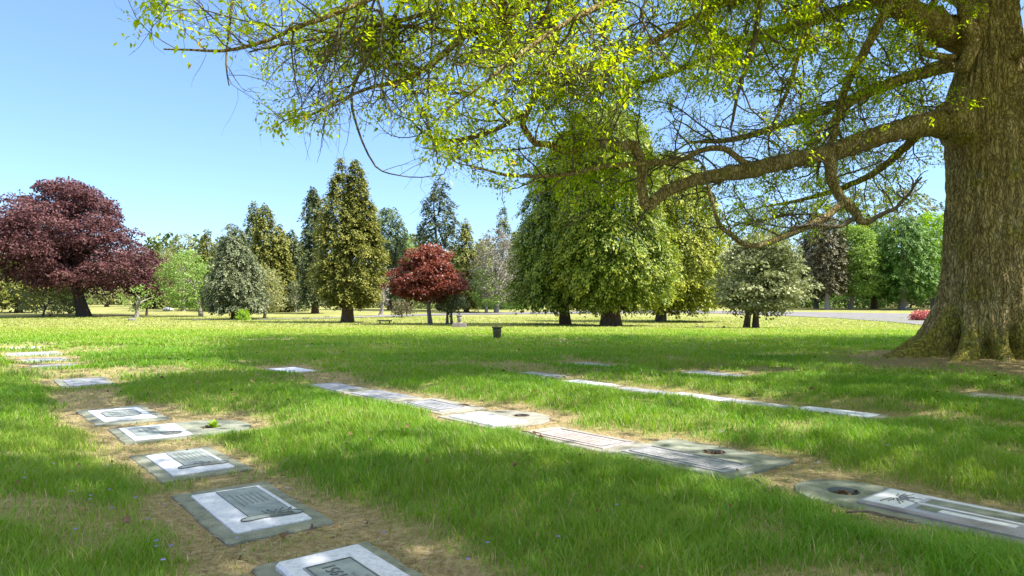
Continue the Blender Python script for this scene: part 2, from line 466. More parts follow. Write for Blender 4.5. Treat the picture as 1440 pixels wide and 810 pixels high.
mk((48, 498), (-.60, .60), (-.45, .45), (.90, .55), 'lines', mats=('concrete_pale', 'granite_grey'), label='wide sunlit marker third in the pale cluster at far left', group=G1)
mk((36, 490), (-.60, .60), (-.40, .40), (.90, .5), 'none', mats=('concrete_pale', 'granite_white'), label='plain whitish marker farthest in the pale cluster at far left', group=G1)

mk((2.25, 3.45), (-.62, .92), (-.27, .27), (1.0, .38), 'leafspray', round_end='u', hole=(.66, 0), mats=('concrete', 'granite_mauve'), lift=.016, label='long mauve granite marker with engraved leaf spray and round-ended slab', group=G2)
mk((1.14, 4.75), (-.50, .50), (-.23, .52), (.84, .30), 'frame', hole=(0, .33), mats=('concrete', 'granite_grey'), round_end=None, label='framed grey marker with vase hole between long mauve marker and pinkish one', group=G2)
mk((.52, 5.47), (-.52, .52), (-.24, .24), (.80, .34), 'frame', mats=('concrete_pale', 'granite_pink'), label='sunlit pinkish framed marker without a vase hole', group=G2)
mk((-.22, 6.30), (-.44, .44), (-.24, .60), (.70, .36), 'none', round_end='v', hole=(0, .38), mats=('concrete_pale', 'granite_white'), lift=.012, label='bright white marker with vase hole in round sunlit slab', group=G2)
mk((612, 571), (-.5, .5), (-.24, .30), (.72, .36), 'frame', mats=('concrete_pale', 'granite_grey'), hole=(-.15, .24), label='sunlit grey marker just beyond the bright white one', group=G2)
mk((535, 556), (-.52, .52), (-.24, .24), (.76, .36), 'lines', mats=('concrete_pale', 'granite_grey'), label='sunlit marker with worn lettering, second beyond the bright white one', group=G2)
mk((472, 545), (-.5, .5), (-.24, .24), (.76, .36), 'none', mats=('concrete', 'granite_grey'), label='plain half shaded marker at far end of the middle strip', group=G2)
mk((410, 521), (-.55, .55), (-.26, .26), (.78, .40), 'none', mats=('concrete_pale', 'granite_white'), label='lone whitish marker in grass beyond the middle strip', group=G2)

for px, py, mt, lab in ((762, 528, 'granite_grey', 'narrow grey marker in shade at far end of the third strip'),
                        (828, 540, 'granite_white', 'white sunlit marker second from far end of the third strip'),
                        (905, 551, 'granite_grey', 'grey sunlit marker third from far end of the third strip'),
                        (985, 559, 'granite_white', 'pale marker in the third strip left of the trunk shadow'),
                        (1062, 569, 'granite_grey', 'grey marker in the third strip edged by the trunk shadow'),
                        (1176, 581, 'granite_white', 'long whitish marker at near end of the third strip')):
    mk((px, py), (-.42, .42), (-.17, .17), (.68, .26), 'lines' if mt == 'granite_grey' else 'none', mats=('concrete_pale', mt), label=lab, group=G3)
for px, py, mt, lab in ((834, 514, 'granite_grey', 'grey marker in deep shade behind the third strip'),
                        (1002, 527, 'granite_grey', 'grey marker in shade behind the third strip, towards the oak'),
                        (1428, 562, 'granite_pink', 'pinkish marker in front of the oak roots'),
                        (1222, 507, 'granite_white', 'white marker lying left of the oak roots'),
                        (795, 483, 'granite_white', 'bluish white marker beside the dark urn'),
                        (385, 482, 'granite_pink', 'pale pinkish marker at left tip of the shade band'),
                        (320, 460, 'granite_white', 'white marker far out in sunny lawn before the grey green conifer'),
                        (80, 454, 'granite_pink', 'pale marker in front of the purple maple'),
                        (916, 457, 'granite_pink', 'pale marker in front of the golden thuja trunk')):
    mk((px, py), (-.5, .5), (-.3, .3), (.8, .42), 'none', mats=('concrete_pale', mt), label=lab, group=G3)


def marker_dist(x, y):
    """signed-ish distance to the nearest slab outline (negative inside)"""
    x = np.asarray(x, float); y = np.asarray(y, float)
    best = np.full(x.shape, 9.0)
    for k in MK:
        dx, dy = x - k['c'].x, y - k['c'].y
        u = dx * U.x + dy * U.y; v = dx * Vv.x + dy * Vv.y
        cu, hu = (k['su'][0] + k['su'][1]) / 2, (k['su'][1] - k['su'][0]) / 2
        cv, hv = (k['sv'][0] + k['sv'][1]) / 2, (k['sv'][1] - k['sv'][0]) / 2
        qx, qy = np.abs(u - cu) - hu, np.abs(v - cv) - hv
        d = np.hypot(np.maximum(qx, 0), np.maximum(qy, 0)) + np.minimum(np.maximum(qx, qy), 0)
        best = np.minimum(best, d)
    return best


def ground_fields(x, y):
    d = marker_dist(x, y)
    w1 = fbm(x * 1.7, y * 1.7, seed=11)
    w2 = fbm(x * .5, y * .5, seed=21)
    dd = d + (w1 - .5) * .34
    vv0 = x * Vv.x + y * Vv.y
    nearside = ((vv0 > 2.9) & (vv0 < 3.80)) | ((vv0 > 5.7) & (vv0 < 6.50))
    dry = 1 - sstep(np.where(nearside, .0, .04), np.where(nearside, .12, .30), dd)
    # worn strip between the stones of the first rows
    v = x * Vv.x + y * Vv.y; u = x * U.x + y * U.y
    for vr, u0, u1, wd in ((1.32, 1.3, 9.0, .30), (3.84, 1.4, 9.5, .30), (6.52, 1.5, 9.0, .22)):
        band = (1 - sstep(wd * .55, wd * 1.5, np.abs(v - vr - (.16 if vr > 2 else 0)) * np.where((v < vr) & (vr > 2), 1.8, 1) + (w1 - .5) * .45)) * sstep(u0 - 1, u0, u) * (1 - sstep(u1, u1 + 1, u))
        dry = np.maximum(dry, band * (.85 if vr < 4 else .55))
    row = np.maximum(1 - sstep(.05, .75, d), dry * .6)
    dist = np.hypot(x - TR.x, (y - TR.y))
    root = 1 - sstep(1.8, 3.3, dist + (w1 - .5) * 1.8)
    spots = sstep(.66, .76, fbm(x * .9 + 7, y * .9, seed=31)) * .55
    dry = np.maximum(dry, spots)
    z = base_z(y) + (.075 * (1 - row) + .03 * (w2 - .5) + .012 * (w1 - .5)) * (1 - sstep(60, 120, y))
    z = z + .13 * np.exp(-((dist / 1.9) ** 2))
    z = np.where(d < -.11, z - .06, z) - .006 * (1 - sstep(0, .12, d))
    return z, dry, root, row


def grid_axis(c, lo, hi, a, n):
    t = np.linspace(math.asinh((lo - c) / a), math.asinh((hi - c) / a), n)
    return c + a * np.sinh(t)


xs = grid_axis(0, -1600, 1600, .9, 520)
ys = grid_axis(4.5, -120, 1900, 1.0, 640)
X, Y = np.meshgrid(xs, ys)
Z, DRY, BARE, ROW = ground_fields(X.ravel(), Y.ravel())
nx, ny = len(xs), len(ys)
i = np.arange(ny - 1)[:, None]; j = np.arange(nx - 1)[None, :]
q = np.stack([i * nx + j, i * nx + j + 1, (i + 1) * nx + j + 1, (i + 1) * nx + j], -1).reshape(-1)
gme = mesh_np('ground', np.stack([X.ravel(), Y.ravel(), Z], 1), q, np.full((ny - 1) * (nx - 1), 4), None, {'dry': DRY, 'bare': BARE})
go = link('ground', gme, M['ground'], smooth=True)
tag(go, kind='structure')


def gz(x, y):
    return float(ground_fields(np.array([float(x)]), np.array([float(y)]))[0][0])


# road
lower = [(1500, 477), (1420, 469), (1345, 462), (1320, 460), (1250, 454), (1180, 448.5), (1130, 446), (1060, 442.6), (1000, 441), (940, 440.4), (860, 441), (740, 442), (650, 443.2), (560, 445.6), (500, 447.6), (430, 449.6), (350, 450.8), (270, 451.6)]
upper = [(1500, 447), (1420, 445), (1345, 443), (1320, 442.4), (1250, 441), (1180, 440), (1130, 439.2), (1060, 438), (1000, 437.4), (940, 437.2), (860, 437.8), (740, 439), (650, 440.6), (560, 443.2), (500, 445.8), (430, 448.2), (350, 449.6), (270, 450.6)]
lo = np.array([at(*p) for p in lower]); up = np.array([at(*p) for p in upper])
lo, _ = smooth_path(lo, np.zeros(len(lo)), 1.5)
t_l = np.linspace(0, 1, 160)
def resamp(p, n):
    s = np.concatenate(([0], np.cumsum(np.linalg.norm(np.diff(p, axis=0), axis=1)))); s /= s[-1]
    return np.stack([np.interp(np.linspace(0, 1, n), s, p[:, k]) for k in range(3)], 1)
lo = np.array([at(*p) for p in lower])
def densify(p, m):
    out = []
    for a, b in zip(p[:-1], p[1:]):
        for k in range(m): out.append(a + (b - a) * k / m)
    out.append(p[-1]); return np.array(out)
lo = densify(lo, 8); up = densify(up, 8)
W = 25
rv = np.stack([lo + (up - lo) * k / (W - 1) for k in range(W)], 1).reshape(-1, 3)
rz, _, _, _ = ground_fields(rv[:, 0], rv[:, 1])
rv[:, 2] = rz + .05
n = len(lo)
i = np.arange(n - 1)[:, None]; j = np.arange(W - 1)[None, :]
q = np.stack([i * W + j, i * W + j + 1, (i + 1) * W + j + 1, (i + 1) * W + j], -1).reshape(-1)
ro = link('road', mesh_np('road', rv, q, np.full((n - 1) * (W - 1), 4)), M['asphalt'], smooth=True)
tag(ro, kind='structure')

# ------------------------------------------------------------------ grass blades (stuff)
def make_grass():
    rings = [(1.2, 3.2, 8200, .0032, .070), (3.2, 5.5, 5600, .0040, .070), (5.5, 9, 2500, .006, .068), (9, 15, 900, .011, .066), (15, 26, 260, .022, .066), (26, 48, 60, .05, .07), (48, 90, 11, .09, .08)]
    Vs, tints = [], []
    for d0, d1, dens, w, h in rings:
        half = lambda d: .72 * d * 1.22 + 2.2
        area = (half(d0) + half(d1)) * (d1 - d0)
        n = int(area * dens)
        y = np.sqrt(RNG.random(n) * (d1 ** 2 - d0 ** 2) + d0 ** 2)
        x = (RNG.random(n) * 2 - 1) * half(y)
        z, dry, bare, row = ground_fields(x, y)
        md = marker_dist(x, y)
        clump = fbm(x * 3.1, y * 3.1, seed=41)
        patch = fbm(x * .7, y * .7, seed=51)
        pr = np.clip(1 - dry * 1.02, .17, 1) * np.clip(1 - bare * 1.1, .02, 1) * sstep(.18, .45, clump + .12)
        keep = (RNG.random(n) < pr) & (md > .012)
        x, y, z, dry, clump, patch = [a[keep] for a in (x, y, z, dry, clump, patch)]
        n = len(x)
        hh = h * (.55 + .9 * clump) * (.65 + .6 * RNG.random(n)) * (1 - .6 * dry)
        az = RNG.random(n) * 2 * math.pi
        lean = (.30 + .95 * RNG.random(n)) * hh
        dx, dy = np.cos(az), np.sin(az)
        wx, wy = -dy, dx
        ww = w * (.6 + .8 * RNG.random(n))
        b = np.stack([x, y, z - .006], 1)
        wv = np.stack([wx, wy, np.zeros(n)], 1) * ww[:, None] * .5
        mid = b + np.stack([dx * lean * .35, dy * lean * .35, hh * .62], 1)
        tip = b + np.stack([dx * lean, dy * lean, hh], 1)
        Vs.append(np.stack([b - wv, b + wv, mid + wv * .8, mid - wv * .8, tip], 1))
        straw = (RNG.random(n) < (.025 + .5 * dry + .05 * patch) * (1 - .8 * sstep(10, 30, y))) * 1.0
        tt = np.clip(.14 + .45 * patch + .28 * RNG.random(n) + .12 * (clump - .5) + .34 * sstep(10, 45, y), 0, .84)
        tints.append(np.where(straw > 0, .88 + .12 * RNG.random(n), tt))
    V = np.concatenate(Vs); t = np.concatenate(tints)
    n = len(V)
    b = np.arange(n)[:, None] * 5
    loops = np.concatenate([b + np.array([[0, 1, 2, 3]]), b + np.array([[3, 2, 4]])], 1)
    me = mesh_np('grass', V, loops, np.tile([4, 3], n), {'tint': np.repeat(t, 2)})
    o = link('grass', me, M['grass'])
    tag(o, 'short green lawn grass growing between the rows of flat graves', 'grass', kind='stuff')
    print('grass blades', n)


make_grass()


def thatch():
    n = 240000
    y = np.sqrt(RNG.random(n) * (13.5 ** 2 - 1.6 ** 2) + 1.6 ** 2)
    x = (RNG.random(n) * 2 - 1) * (.72 * y * 1.1 + .6)
    z, dry, bare, row = ground_fields(x, y)
    md = marker_dist(x, y)
    k = (RNG.random(n) < np.maximum(dry, bare * .85) * 1.2 - .1) & (md > -.01)
    x, y, z = x[k], y[k], z[k]; n = len(x)
    c = np.stack([x, y, z + .004 + .012 * RNG.random(n)], 1)
    az = RNG.random(n) * 6.283
    d = np.stack([np.cos(az), np.sin(az), RNG.normal(0, .22, n)], 1)
    nr = unit(np.stack([RNG.normal(0, .5, n), RNG.normal(0, .5, n), np.ones(n)], 1))
    t = np.clip(RNG.normal(.55, .28, n), 0, 1)
    me = leaves_mesh('dry_thatch', c, d, nr, .02 + .045 * RNG.random(n), .0025 + .0035 * RNG.random(n), t)
    m = leaf_mat('dry thatch', [(0, (.10, .075, .03)), (.5, (.26, .19, .095)), (1, (.46, .36, .21))], .15)
    tag(link('dry_grass', me, m), 'dry straw coloured grass clippings around the flat markers', 'dry grass', kind='stuff')


thatch()


def litter():
    # fallen leaves
    n = 420
    y = np.sqrt(RNG.random(n) * (16 ** 2 - 2.2 ** 2) + 2.2 ** 2); x = (RNG.random(n) * 2 - 1) * (.75 * y + .5)
    z, dry, bare, row = ground_fields(x, y)
    c = np.stack([x, y, z + .035 * (1 - dry) + .012], 1)
    az = RNG.random(n) * 6.283
    d = np.stack([np.cos(az), np.sin(az), RNG.normal(.1, .3, n)], 1)
    nr = unit(np.stack([RNG.normal(0, .6, n), RNG.normal(0, .6, n), np.ones(n)], 1))
    s = .025 + .045 * RNG.random(n) ** 2
    me = leaves_mesh('fallen_leaves', c, d, nr, s, s * .75, RNG.random(n), fold=.3)
    tag(link('fallen_leaves', me, M['dry_leaf']), 'small brown fallen leaves scattered over the lawn', 'leaves', kind='stuff')
    # violets: star of five petals
    cs = []
    for (px, py, k, s) in ((260, 790, 5, .12), (200, 720, 5, .3), (1010, 560, 22, .5), (760, 480, 14, 1.2), (800, 765, 5, .4), (1000, 640, 4, .3), (330, 700, 3, .3), (90, 690, 6, .4), (640, 650, 4, .5), (870, 580, 8, .5), (60, 760, 4, .2), (1240, 640, 3, .3)):
        p = at(px, py)
        for _ in range(k): cs.append((p.x + RNG.normal(0, s), p.y + RNG.normal(0, s * .8)))
    cs = np.array(cs)
    z, dry, _, _ = ground_fields(cs[:, 0], cs[:, 1])
    z = z + .062
    C, D, T, S = [], [], [], []
    for (x, y), zz in zip(cs, z):
        t = RNG.random(); sz = .009 + .004 * RNG.random(); a0 = RNG.random() * 6
        for k in range(5):
            a = a0 + k * 1.2566
            C.append((x, y, zz)); D.append((math.cos(a), math.sin(a), .25)); T.append(t); S.append(sz)
    C, D, T, S = map(np.array, (C, D, T, S))
    me = leaves_mesh('flowers', C, D, np.tile([0, 0, 1.0], (len(C), 1)), S, S * .8, T)
    tag(link('wild_violets', me, M['violet']), 'tiny violet wildflowers dotted through the grass', 'flowers', kind='stuff')
    # twigs lying about
    for path, lab in (([(1190, 742), (1225, 738), (1252, 738), (1285, 745)], 'long bent dry twig on the grass before the long mauve marker'),
                      ([(1200, 738.5), (1215, 738), (1240, 739.5)], 'short straight dry twig on the grass before the mauve marker'),
                      ([(1062, 684), (1070, 692), (1080, 702)], 'reddish dry twig standing in grass below the vase hole'),
                      ([(735, 616), (746, 620), (758, 622)], 'small dry twig by the pinkish framed marker')):
        pts = [at(*p) for p in path]
        pts = [(p.x, p.y, gz(p.x, p.y) + .05 + .01 * math.sin(k * 2)) for k, p in enumerate(pts)]
        pp, rr = smooth_path(pts, np.linspace(.006, .003, len(pts)), .02)
        o0 = Vector(pp[0]); tb = Tubes(); tb.add(pp - np.array(o0), rr, 6)
        o = link('twig', tb.mesh('twig'), M['twig'], smooth=True, loc=o0)
        tag(o, lab, 'twig', 'dry twigs on the lawn')


litter()

# ------------------------------------------------------------------ grave markers
def outline(u0, u1, v0, v1, rnd, jit, cut=.016):
    """counter-clockwise outline of a slab in its own u,v frame"""
    pts = []
    c = min(.035, (u1 - u0) * .1)
    if rnd == 'u':
        r = (v1 - v0) / 2; cv = (v0 + v1) / 2
        pts += [(u0, v1)] if False else []
        pts += [(u0, v0)]
        m = 12
        for k in range(9): pts.append((u0 + (u1 - r - u0) * (k + 1) / 10, v0))
        for k in range(m + 1):
            a = -math.pi / 2 + math.pi * k / m
            pts.append((u1 - r + r * math.cos(a), cv + r * math.sin(a)))
        for k in range(10): pts.append((u1 - r - (u1 - r - u0) * (k + 1) / 10, v1))
        for k in range(3): pts.append((u0, v1 + (v0 - v1) * (k + 1) / 4))
    elif rnd == 'v':
        r = (u1 - u0) / 2; cu = (u0 + u1) / 2
        pts += [(u0, v0)]
        for k in range(8): pts.append((u0 + (u1 - u0) * (k + 1) / 8, v0))
        for k in range(3): pts.append((u1, v0 + (v1 - r - v0) * (k + 1) / 4))
        m = 12
        for k in range(m + 1):
            a = math.pi * k / m
            pts.append((cu + r * math.cos(a), v1 - r + r * math.sin(a)))
        for k in range(3): pts.append((u0, v1 - r - (v1 - r - v0) * (k + 1) / 4))
    else:
        cs = [(u0, v0), (u1, v0), (u1, v1), (u0, v1)]
        for k in range(4):
            a, b = Vector(cs[k]), Vector(cs[(k + 1) % 4])
            L = (b - a).length; d = (b - a) / L
            m = 10 if L > .6 else 6
            pts.append(a + d * cut)
            for i in range(1, m): pts.append(a + (b - a) * i / m)
            pts.append(b - d * cut)
    return [(float(p[0]) + random.uniform(-jit, jit), float(p[1]) + random.uniform(-jit, jit)) for p in pts]


def slab_mesh(name, pts, z0, z1, bev=.006, hole=None):
    bm = bmesh.new()
    def loop(ps, z): return [bm.verts.new((p[0], p[1], z)) for p in ps]
    cx = sum(p[0] for p in pts) / len(pts); cy = sum(p[1] for p in pts) / len(pts)
    def inset(ps, k):
        out = []
        for i, p in enumerate(ps):
            a, b = Vector(ps[i - 1]), Vector(ps[(i + 1) % len(ps)])
            t = (b - a).normalized(); nrm = Vector((-t.y, t.x))
            out.append((p[0] + nrm.x * k, p[1] + nrm.y * k))
        return out
    lo_, mid, top = loop(pts, z0), loop(pts, z1 - bev), loop(inset(pts, bev), z1)
    n = len(pts)
    for a, b in ((lo_, mid), (mid, top)):
        for i in range(n): bm.faces.new((a[i], a[(i + 1) % n], b[(i + 1) % n], b[i]))
    edges = [bm.edges.get((top[i], top[(i + 1) % n])) for i in range(n)]
    if hole:
        hp = [(hole[0] + hole[2] * math.cos(2 * math.pi * k / 24), hole[1] + hole[2] * math.sin(2 * math.pi * k / 24)) for k in range(24)]
        ht, hb = loop(hp, z1), loop(hp, z0)
        for i in range(24): bm.faces.new((ht[i], ht[(i + 1) % 24], hb[(i + 1) % 24], hb[i]))
        tp = [Vector((v.co.x, v.co.y, 0)) for v in top]; hpv = [Vector((v.co.x, v.co.y, 0)) for v in ht]
        allv = top + ht[::-1]
        for t3 in tessellate_polygon([tp, hpv[::-1]]):
            try: bm.faces.new([allv[i] for i in t3])
            except ValueError: pass
    else:
        bm.faces.new(top)
    return mesh_bm(name, bm)


def rect(cu, cv, lu, lv, m=1):
    u0, u1, v0, v1 = cu - lu / 2, cu + lu / 2, cv - lv / 2, cv + lv / 2
    return [(u0, v0), (u1, v0), (u1, v1), (u0, v1)]


def bars_mesh(name, rects, z0, z1):
    bm = bmesh.new()
    for r in rects:
        lo_ = [bm.verts.new((p[0], p[1], z0)) for p in r]; hi = [bm.verts.new((p[0], p[1], z1)) for p in r]
        n = len(r)
        bm.faces.new(hi)
        for i in range(n): bm.faces.new((lo_[i], lo_[(i + 1) % n], hi[(i + 1) % n], hi[i]))
    return mesh_bm(name, bm)


def curve_lines(name, lines, r, z):
    tb = Tubes()
    for l in lines:
        if len(l) <= 5 and len(l) > 2:          # straight mitred border: one bar per side
            for (a, b), (c, d) in zip(l[:-1], l[1:]):
                tb.add([(a, b, z), ((a + c) / 2, (b + d) / 2, z), (c, d, z)], [r, r, r], 5)
            continue
        pts, rr = smooth_path([(a, b, z) for a, b in l], np.full(len(l), r), .012)
        tb.add(pts, rr, 5)
    return tb.mesh(name)


def text_mesh(s, size):
    c = bpy.data.curves.new('inscription', 'FONT'); c.body = s; c.size = size; c.extrude = .0012
    c.align_x = 'CENTER'; c.align_y = 'CENTER'
    o = bpy.data.objects.new('inscription', c); COL.objects.link(o)
    dg = bpy.context.evaluated_depsgraph_get()
    me = bpy.data.meshes.new_from_object(o.evaluated_get(dg))
    bpy.data.objects.remove(o)
    return me


def engraved_lines(cu, cv, lu, lv, rows):
    """worn, illegible raised lines of lettering, as short blocks"""
    out = []
    for k in range(rows):
        v = cv - lv / 2 + lv * (k + .5) / rows
        w = lu * random.uniform(.5, .95); u = cu - w / 2
        while u < cu + w / 2:
            l = random.uniform(.008, .02)
            out.append(rect(u + l / 2, v, l, min(lv / rows * .4, .014))); u += l + random.uniform(.004, .010)
    return out


for k in MK:
    c = k['c']
    z = float(base_z(c.y)) + .012 * random.uniform(-.3, .6)
    root = empty('grave_marker', (c.x, c.y, z), ANG)
    root.rotation_euler = (random.uniform(-.008, .008), random.uniform(-.008, .008), ANG + random.uniform(-.03, .03) + k['rot'])
    tag(root, k['label'], 'grave marker', k['group'])
    # local x = along u, local y = -v  (left-handed side), so flip v
    sv = (-k['sv'][1], -k['sv'][0])
    near = c.y < 8
    jit = .007 if near else .004
    hole = None
    if k['hole']: hole = (k['hole'][0], -k['hole'][1], .085)
    pts = outline(k['su'][0], k['su'][1], sv[0], sv[1], None if k['round'] == 'v' else k['round'], jit)
    if k['round'] == 'v':
        pts = outline(k['su'][0], k['su'][1], k['sv'][0], k['sv'][1], 'v', jit)
        pts = [(p[0], -p[1]) for p in pts][::-1]
    link('concrete_base', slab_mesh('concrete_base', pts, -.10, .004, .006, hole), M[k['mats'][0]], root)
    gl, gw = k['g']; lift = .004 + k['lift']
    gp = outline(-gl / 2, gl / 2, -gw / 2, gw / 2, None, .0012, .015 if k['lift'] > .01 else .006)
    link('granite_tablet', slab_mesh('granite_tablet', gp, -.02, .004 + lift, .010 if k['lift'] > .01 else .003), M[k['mats'][1]], root)
    zt = .004 + lift
    if hole:
        hp = [(hole[0] + .092 * math.cos(a * math.pi / 10), hole[1] + .092 * math.sin(a * math.pi / 10)) for a in range(20)]
        link('vase_hole', bars_mesh('vase_hole', [hp], -.09, -.022), M['soil'], root)
        nl = 16
        lc = np.stack([hole[0] + RNG.normal(0, .035, nl), hole[1] + RNG.normal(0, .035, nl), np.full(nl, -.012)], 1)
        ll = link('leaf_litter', leaves_mesh('leaf_litter', lc, rand_unit(nl) * np.array([1, 1, .3]), unit(RNG.normal(0, .4, (nl, 3)) + np.array([0, 0, 1.0])), RNG.uniform(.03, .06, nl), RNG.uniform(.02, .035, nl), RNG.random(nl), fold=.3), M['dry_leaf'], root); ll['kind'] = 'stuff'
    pn = k['panel']
    if pn == 'dates':
        p = link('inscription_plate', slab_mesh('inscription_plate', rect(.0, .02, .52, .20), zt - .004, zt + .005, .003), M['bronze'], root)
        link('plate_border', curve_lines('plate_border', [[(-.25, -.07), (.25, -.07), (.25, .11), (-.25, .11), (-.25, -.07)]], .0035, zt + .005), M['bronze_dark'], p)
        me = text_mesh('1951', .075)
        t = link('inscription', me, M['bronze_dark'], p); t.location = (.15, .035, zt + .0065); t.rotation_euler = (0, 0, 0)
        link('lettering', bars_mesh('lettering', engraved_lines(-.06, -.01, .34, .10, 3), zt + .004, zt + .0062), M['bronze_worn'], p)
    elif pn in ('scroll', 'scroll2'):
        x1 = gl / 2 - .035; x0 = x1 - (.56 if pn == 'scroll' else .50); yc = -.045; hy = .105
        p = link('inscription_plate', slab_mesh('inscription_plate', rect((x0 + x1) / 2, yc, x1 - x0, 2 * hy), zt - .004, zt + .003, .0015), M['bronze'], root)
        # scrolled foot of the plate with a spray of leaves
        foot = [(x0 + .02, yc - hy - .004), (x0 + .02, yc + hy + .004), (x0 - .02, yc + hy + .05), (x0 - .045, yc + hy + .03), (x0 - .035, yc + .05), (x0 - .05, yc - .02), (x0 - .06, yc - hy), (x0 - .035, yc - hy - .035)]
        link('plate_foot', bars_mesh('plate_foot', [foot[::-1]], zt - .003, zt + .0036), M['bronze'], p)
        ol = foot + [foot[0]]
        lines = [[(u + random.uniform(-.004, .004), v + random.uniform(-.004, .004)) for u, v in ol]]
        for i in range(4):
            lines.append([(x0 - .012 - .012 * i + .004 * math.sin(t * 5 + i), yc - hy * .9 + hy * 1.1 * t) for t in np.linspace(0, 1, 8)])
        for i in range(9):
            a_ = RNG.uniform(-.9, .9); l_ = RNG.uniform(.04, .11); o_ = yc - hy * .9 + RNG.random() * hy
            lines.append([(x0 - .01 + l_ * t * math.cos(a_), o_ + l_ * t * math.sin(a_) + .012 * math.sin(3 * t)) for t in np.linspace(0, 1, 6)])
        link('scrollwork', curve_lines('scrollwork', lines, .0028, zt + .0035), M['bronze_dark'], p)
        link('plate_border', curve_lines('plate_border', [[(x0, yc - hy), (x1, yc - hy), (x1, yc + hy), (x0, yc + hy)]], .0022, zt + .002), M['bronze_dark'], p)
        link('lettering', bars_mesh('lettering', engraved_lines((x0 + x1) / 2 + .06, yc, .34, .16, 6), zt + .002, zt + .0042), M['bronze_worn'], p)
    elif pn == 'oval':
        op = []
        for t in range(40):
            a = 2 * math.pi * t / 40
            r = 1 - .10 * abs(math.cos(2 * a)) ** 6
            op.append((.235 * r * math.copysign(abs(math.cos(a)) ** .8, math.cos(a)), .155 * r * math.copysign(abs(math.sin(a)) ** .8, math.sin(a))))
        p = link('shield_plate', slab_mesh('shield_plate', op, zt - .004, zt + .004, .003), M['bronze'], root)
        link('plate_border', curve_lines('plate_border', [op + [op[0]]], .005, zt + .003), M['bronze_dark'], p)
        link('lettering', bars_mesh('lettering', engraved_lines(0, 0, .3, .2, 6), zt + .003, zt + .0052), M['bronze_worn'], p)
    elif pn == 'rosette':
        p = link('inscription_plate', slab_mesh('inscription_plate', rect(.02, .04, .42, .24), zt - .004, zt + .004, .002), M['bronze'], root)
        ln = [[(-.17 + r * math.cos(t), -.08 + r * math.sin(t)) for t in np.linspace(0, 6.28, 14)] for r in (.025, .05, .075)]
        ln += [[(-.17 + .02 * math.cos(t), -.08 + .02 * math.sin(t)), (-.17 + .085 * math.cos(t + .3), -.08 + .085 * math.sin(t + .3))] for t in np.linspace(0, 5.6, 9)]
        link('rosette', curve_lines('rosette', ln, .004, zt + .003), M['bronze_dark'], p)
        link('lettering', bars_mesh('lettering', engraved_lines(.05, .04, .28, .16, 4), zt + .003, zt + .0052), M['bronze_worn'], p)
    elif pn == 'leafspray':
        ln = []
        for t in range(15):
            a = -1.4 + t * .2
            r0, r1 = .03 + .02 * (t % 2), .075 + .03 * ((t * 7) % 3)
            ln.append([(.40 - r0 * math.cos(a), -.01 + r0 * math.sin(a)), (.40 - r1 * math.cos(a * 1.15), -.01 + r1 * math.sin(a * 1.15))])
        link('leaf_spray', curve_lines('leaf_spray', ln, .0045, zt + .0005), M['engrave_dark'], root)
        link('pale_inlay', bars_mesh('pale_inlay', [rect(.375, 0, .20, .33), rect(.05, -.145, .44, .035), rect(.02, .01, .5, .022), rect(-.02, .08, .32, .05)], zt - .004, zt + .0012), M['engrave_pale'], root)
        link('worn_panel', bars_mesh('worn_panel', [rect(.0, -.07, .50, .09), rect(.19, .08, .10, .085)], zt - .004, zt + .0012), M['concrete'], root)
    elif pn == 'frame':
        link('engraved_frame', curve_lines('engraved_frame', [[(-gl * .44, -gw * .4), (gl * .44, -gw * .4), (gl * .44, gw * .4), (-gl * .44, gw * .4), (-gl * .44, -gw * .4)]], .005, zt + .001), M['engrave_dark'], root)
        link('lettering', bars_mesh('lettering', engraved_lines(0, 0, gl * .7, gw * .55, 4), zt - .002, zt + .0015), M['engrave_dark'], root)
    elif pn == 'lines' and near:
        link('lettering', bars_mesh('lettering', engraved_lines(0, 0, gl * .7, gw * .55, 3), zt - .002, zt + .0015), M['engrave_dark'], root)
    elif pn == 'split':
        link('inscription_plate', bars_mesh('inscription_plate', [rect(.12, .06, .36, .13), rect(-.12, -.09, .36, .07)], zt - .004, zt + .003), M['bronze'], root)

# green sprout in the vase hole
def small_leaf_plant(name, loc, n, s, mat, label, cat):
    C, D, NN, Ln = [], [], [], []
    for _ in range(n):
        a = RNG.random() * 6.283; e = .3 + .9 * RNG.random()
        d = np.array([math.cos(a) * math.cos(e), math.sin(a) * math.cos(e), math.sin(e)])
        C.append(d * s * RNG.random() * .6); D.append(d); NN.append(np.array([-math.cos(a) * .5, -math.sin(a) * .5, 1])); Ln.append(s * (.6 + .7 * RNG.random()))
    Ln = np.array(Ln)
    me = leaves_mesh(name, np.array(C), np.array(D), np.array(NN), Ln, Ln * .5, RNG.random(n), fold=.2)
    o = link(name, me, mat, loc=loc)
    return tag(o, label, cat)


k = MK[3]
hx = k['c'] + Vv * .42
small_leaf_plant('sprout', (hx.x + .03, hx.y, -.02), 16, .07, M['bright'], 'green sprout growing in vase hole of round-ended slab', 'plant')

# ------------------------------------------------------------------ urns, benches, small things
def lathe(name, prof, seg, mat, parent, smooth=True, flute=0.0):
    V, L, T = [], [], []
    for r, z in prof:
        for s in range(seg):
            a = 2 * math.pi * s / seg
            rr = r * (1 - (flute if s % 2 else 0) * (1 if .08 < z / prof[-1][1] < .9 else 0))
            V.append((rr * math.cos(a), rr * math.sin(a), z))
    n = len(prof)
    for i in range(n - 1):
        for s in range(seg):
            s2 = (s + 1) % seg
            L += [i * seg + s, i * seg + s2, (i + 1) * seg + s2, (i + 1) * seg + s]; T.append(4)
    L += list(range(seg))[::-1]; T.append(seg)
    L += [(n - 1) * seg + s for s in range(seg)]; T.append(seg)
    return link(name, mesh_np(name, np.array(V), L, T), mat, parent, smooth)


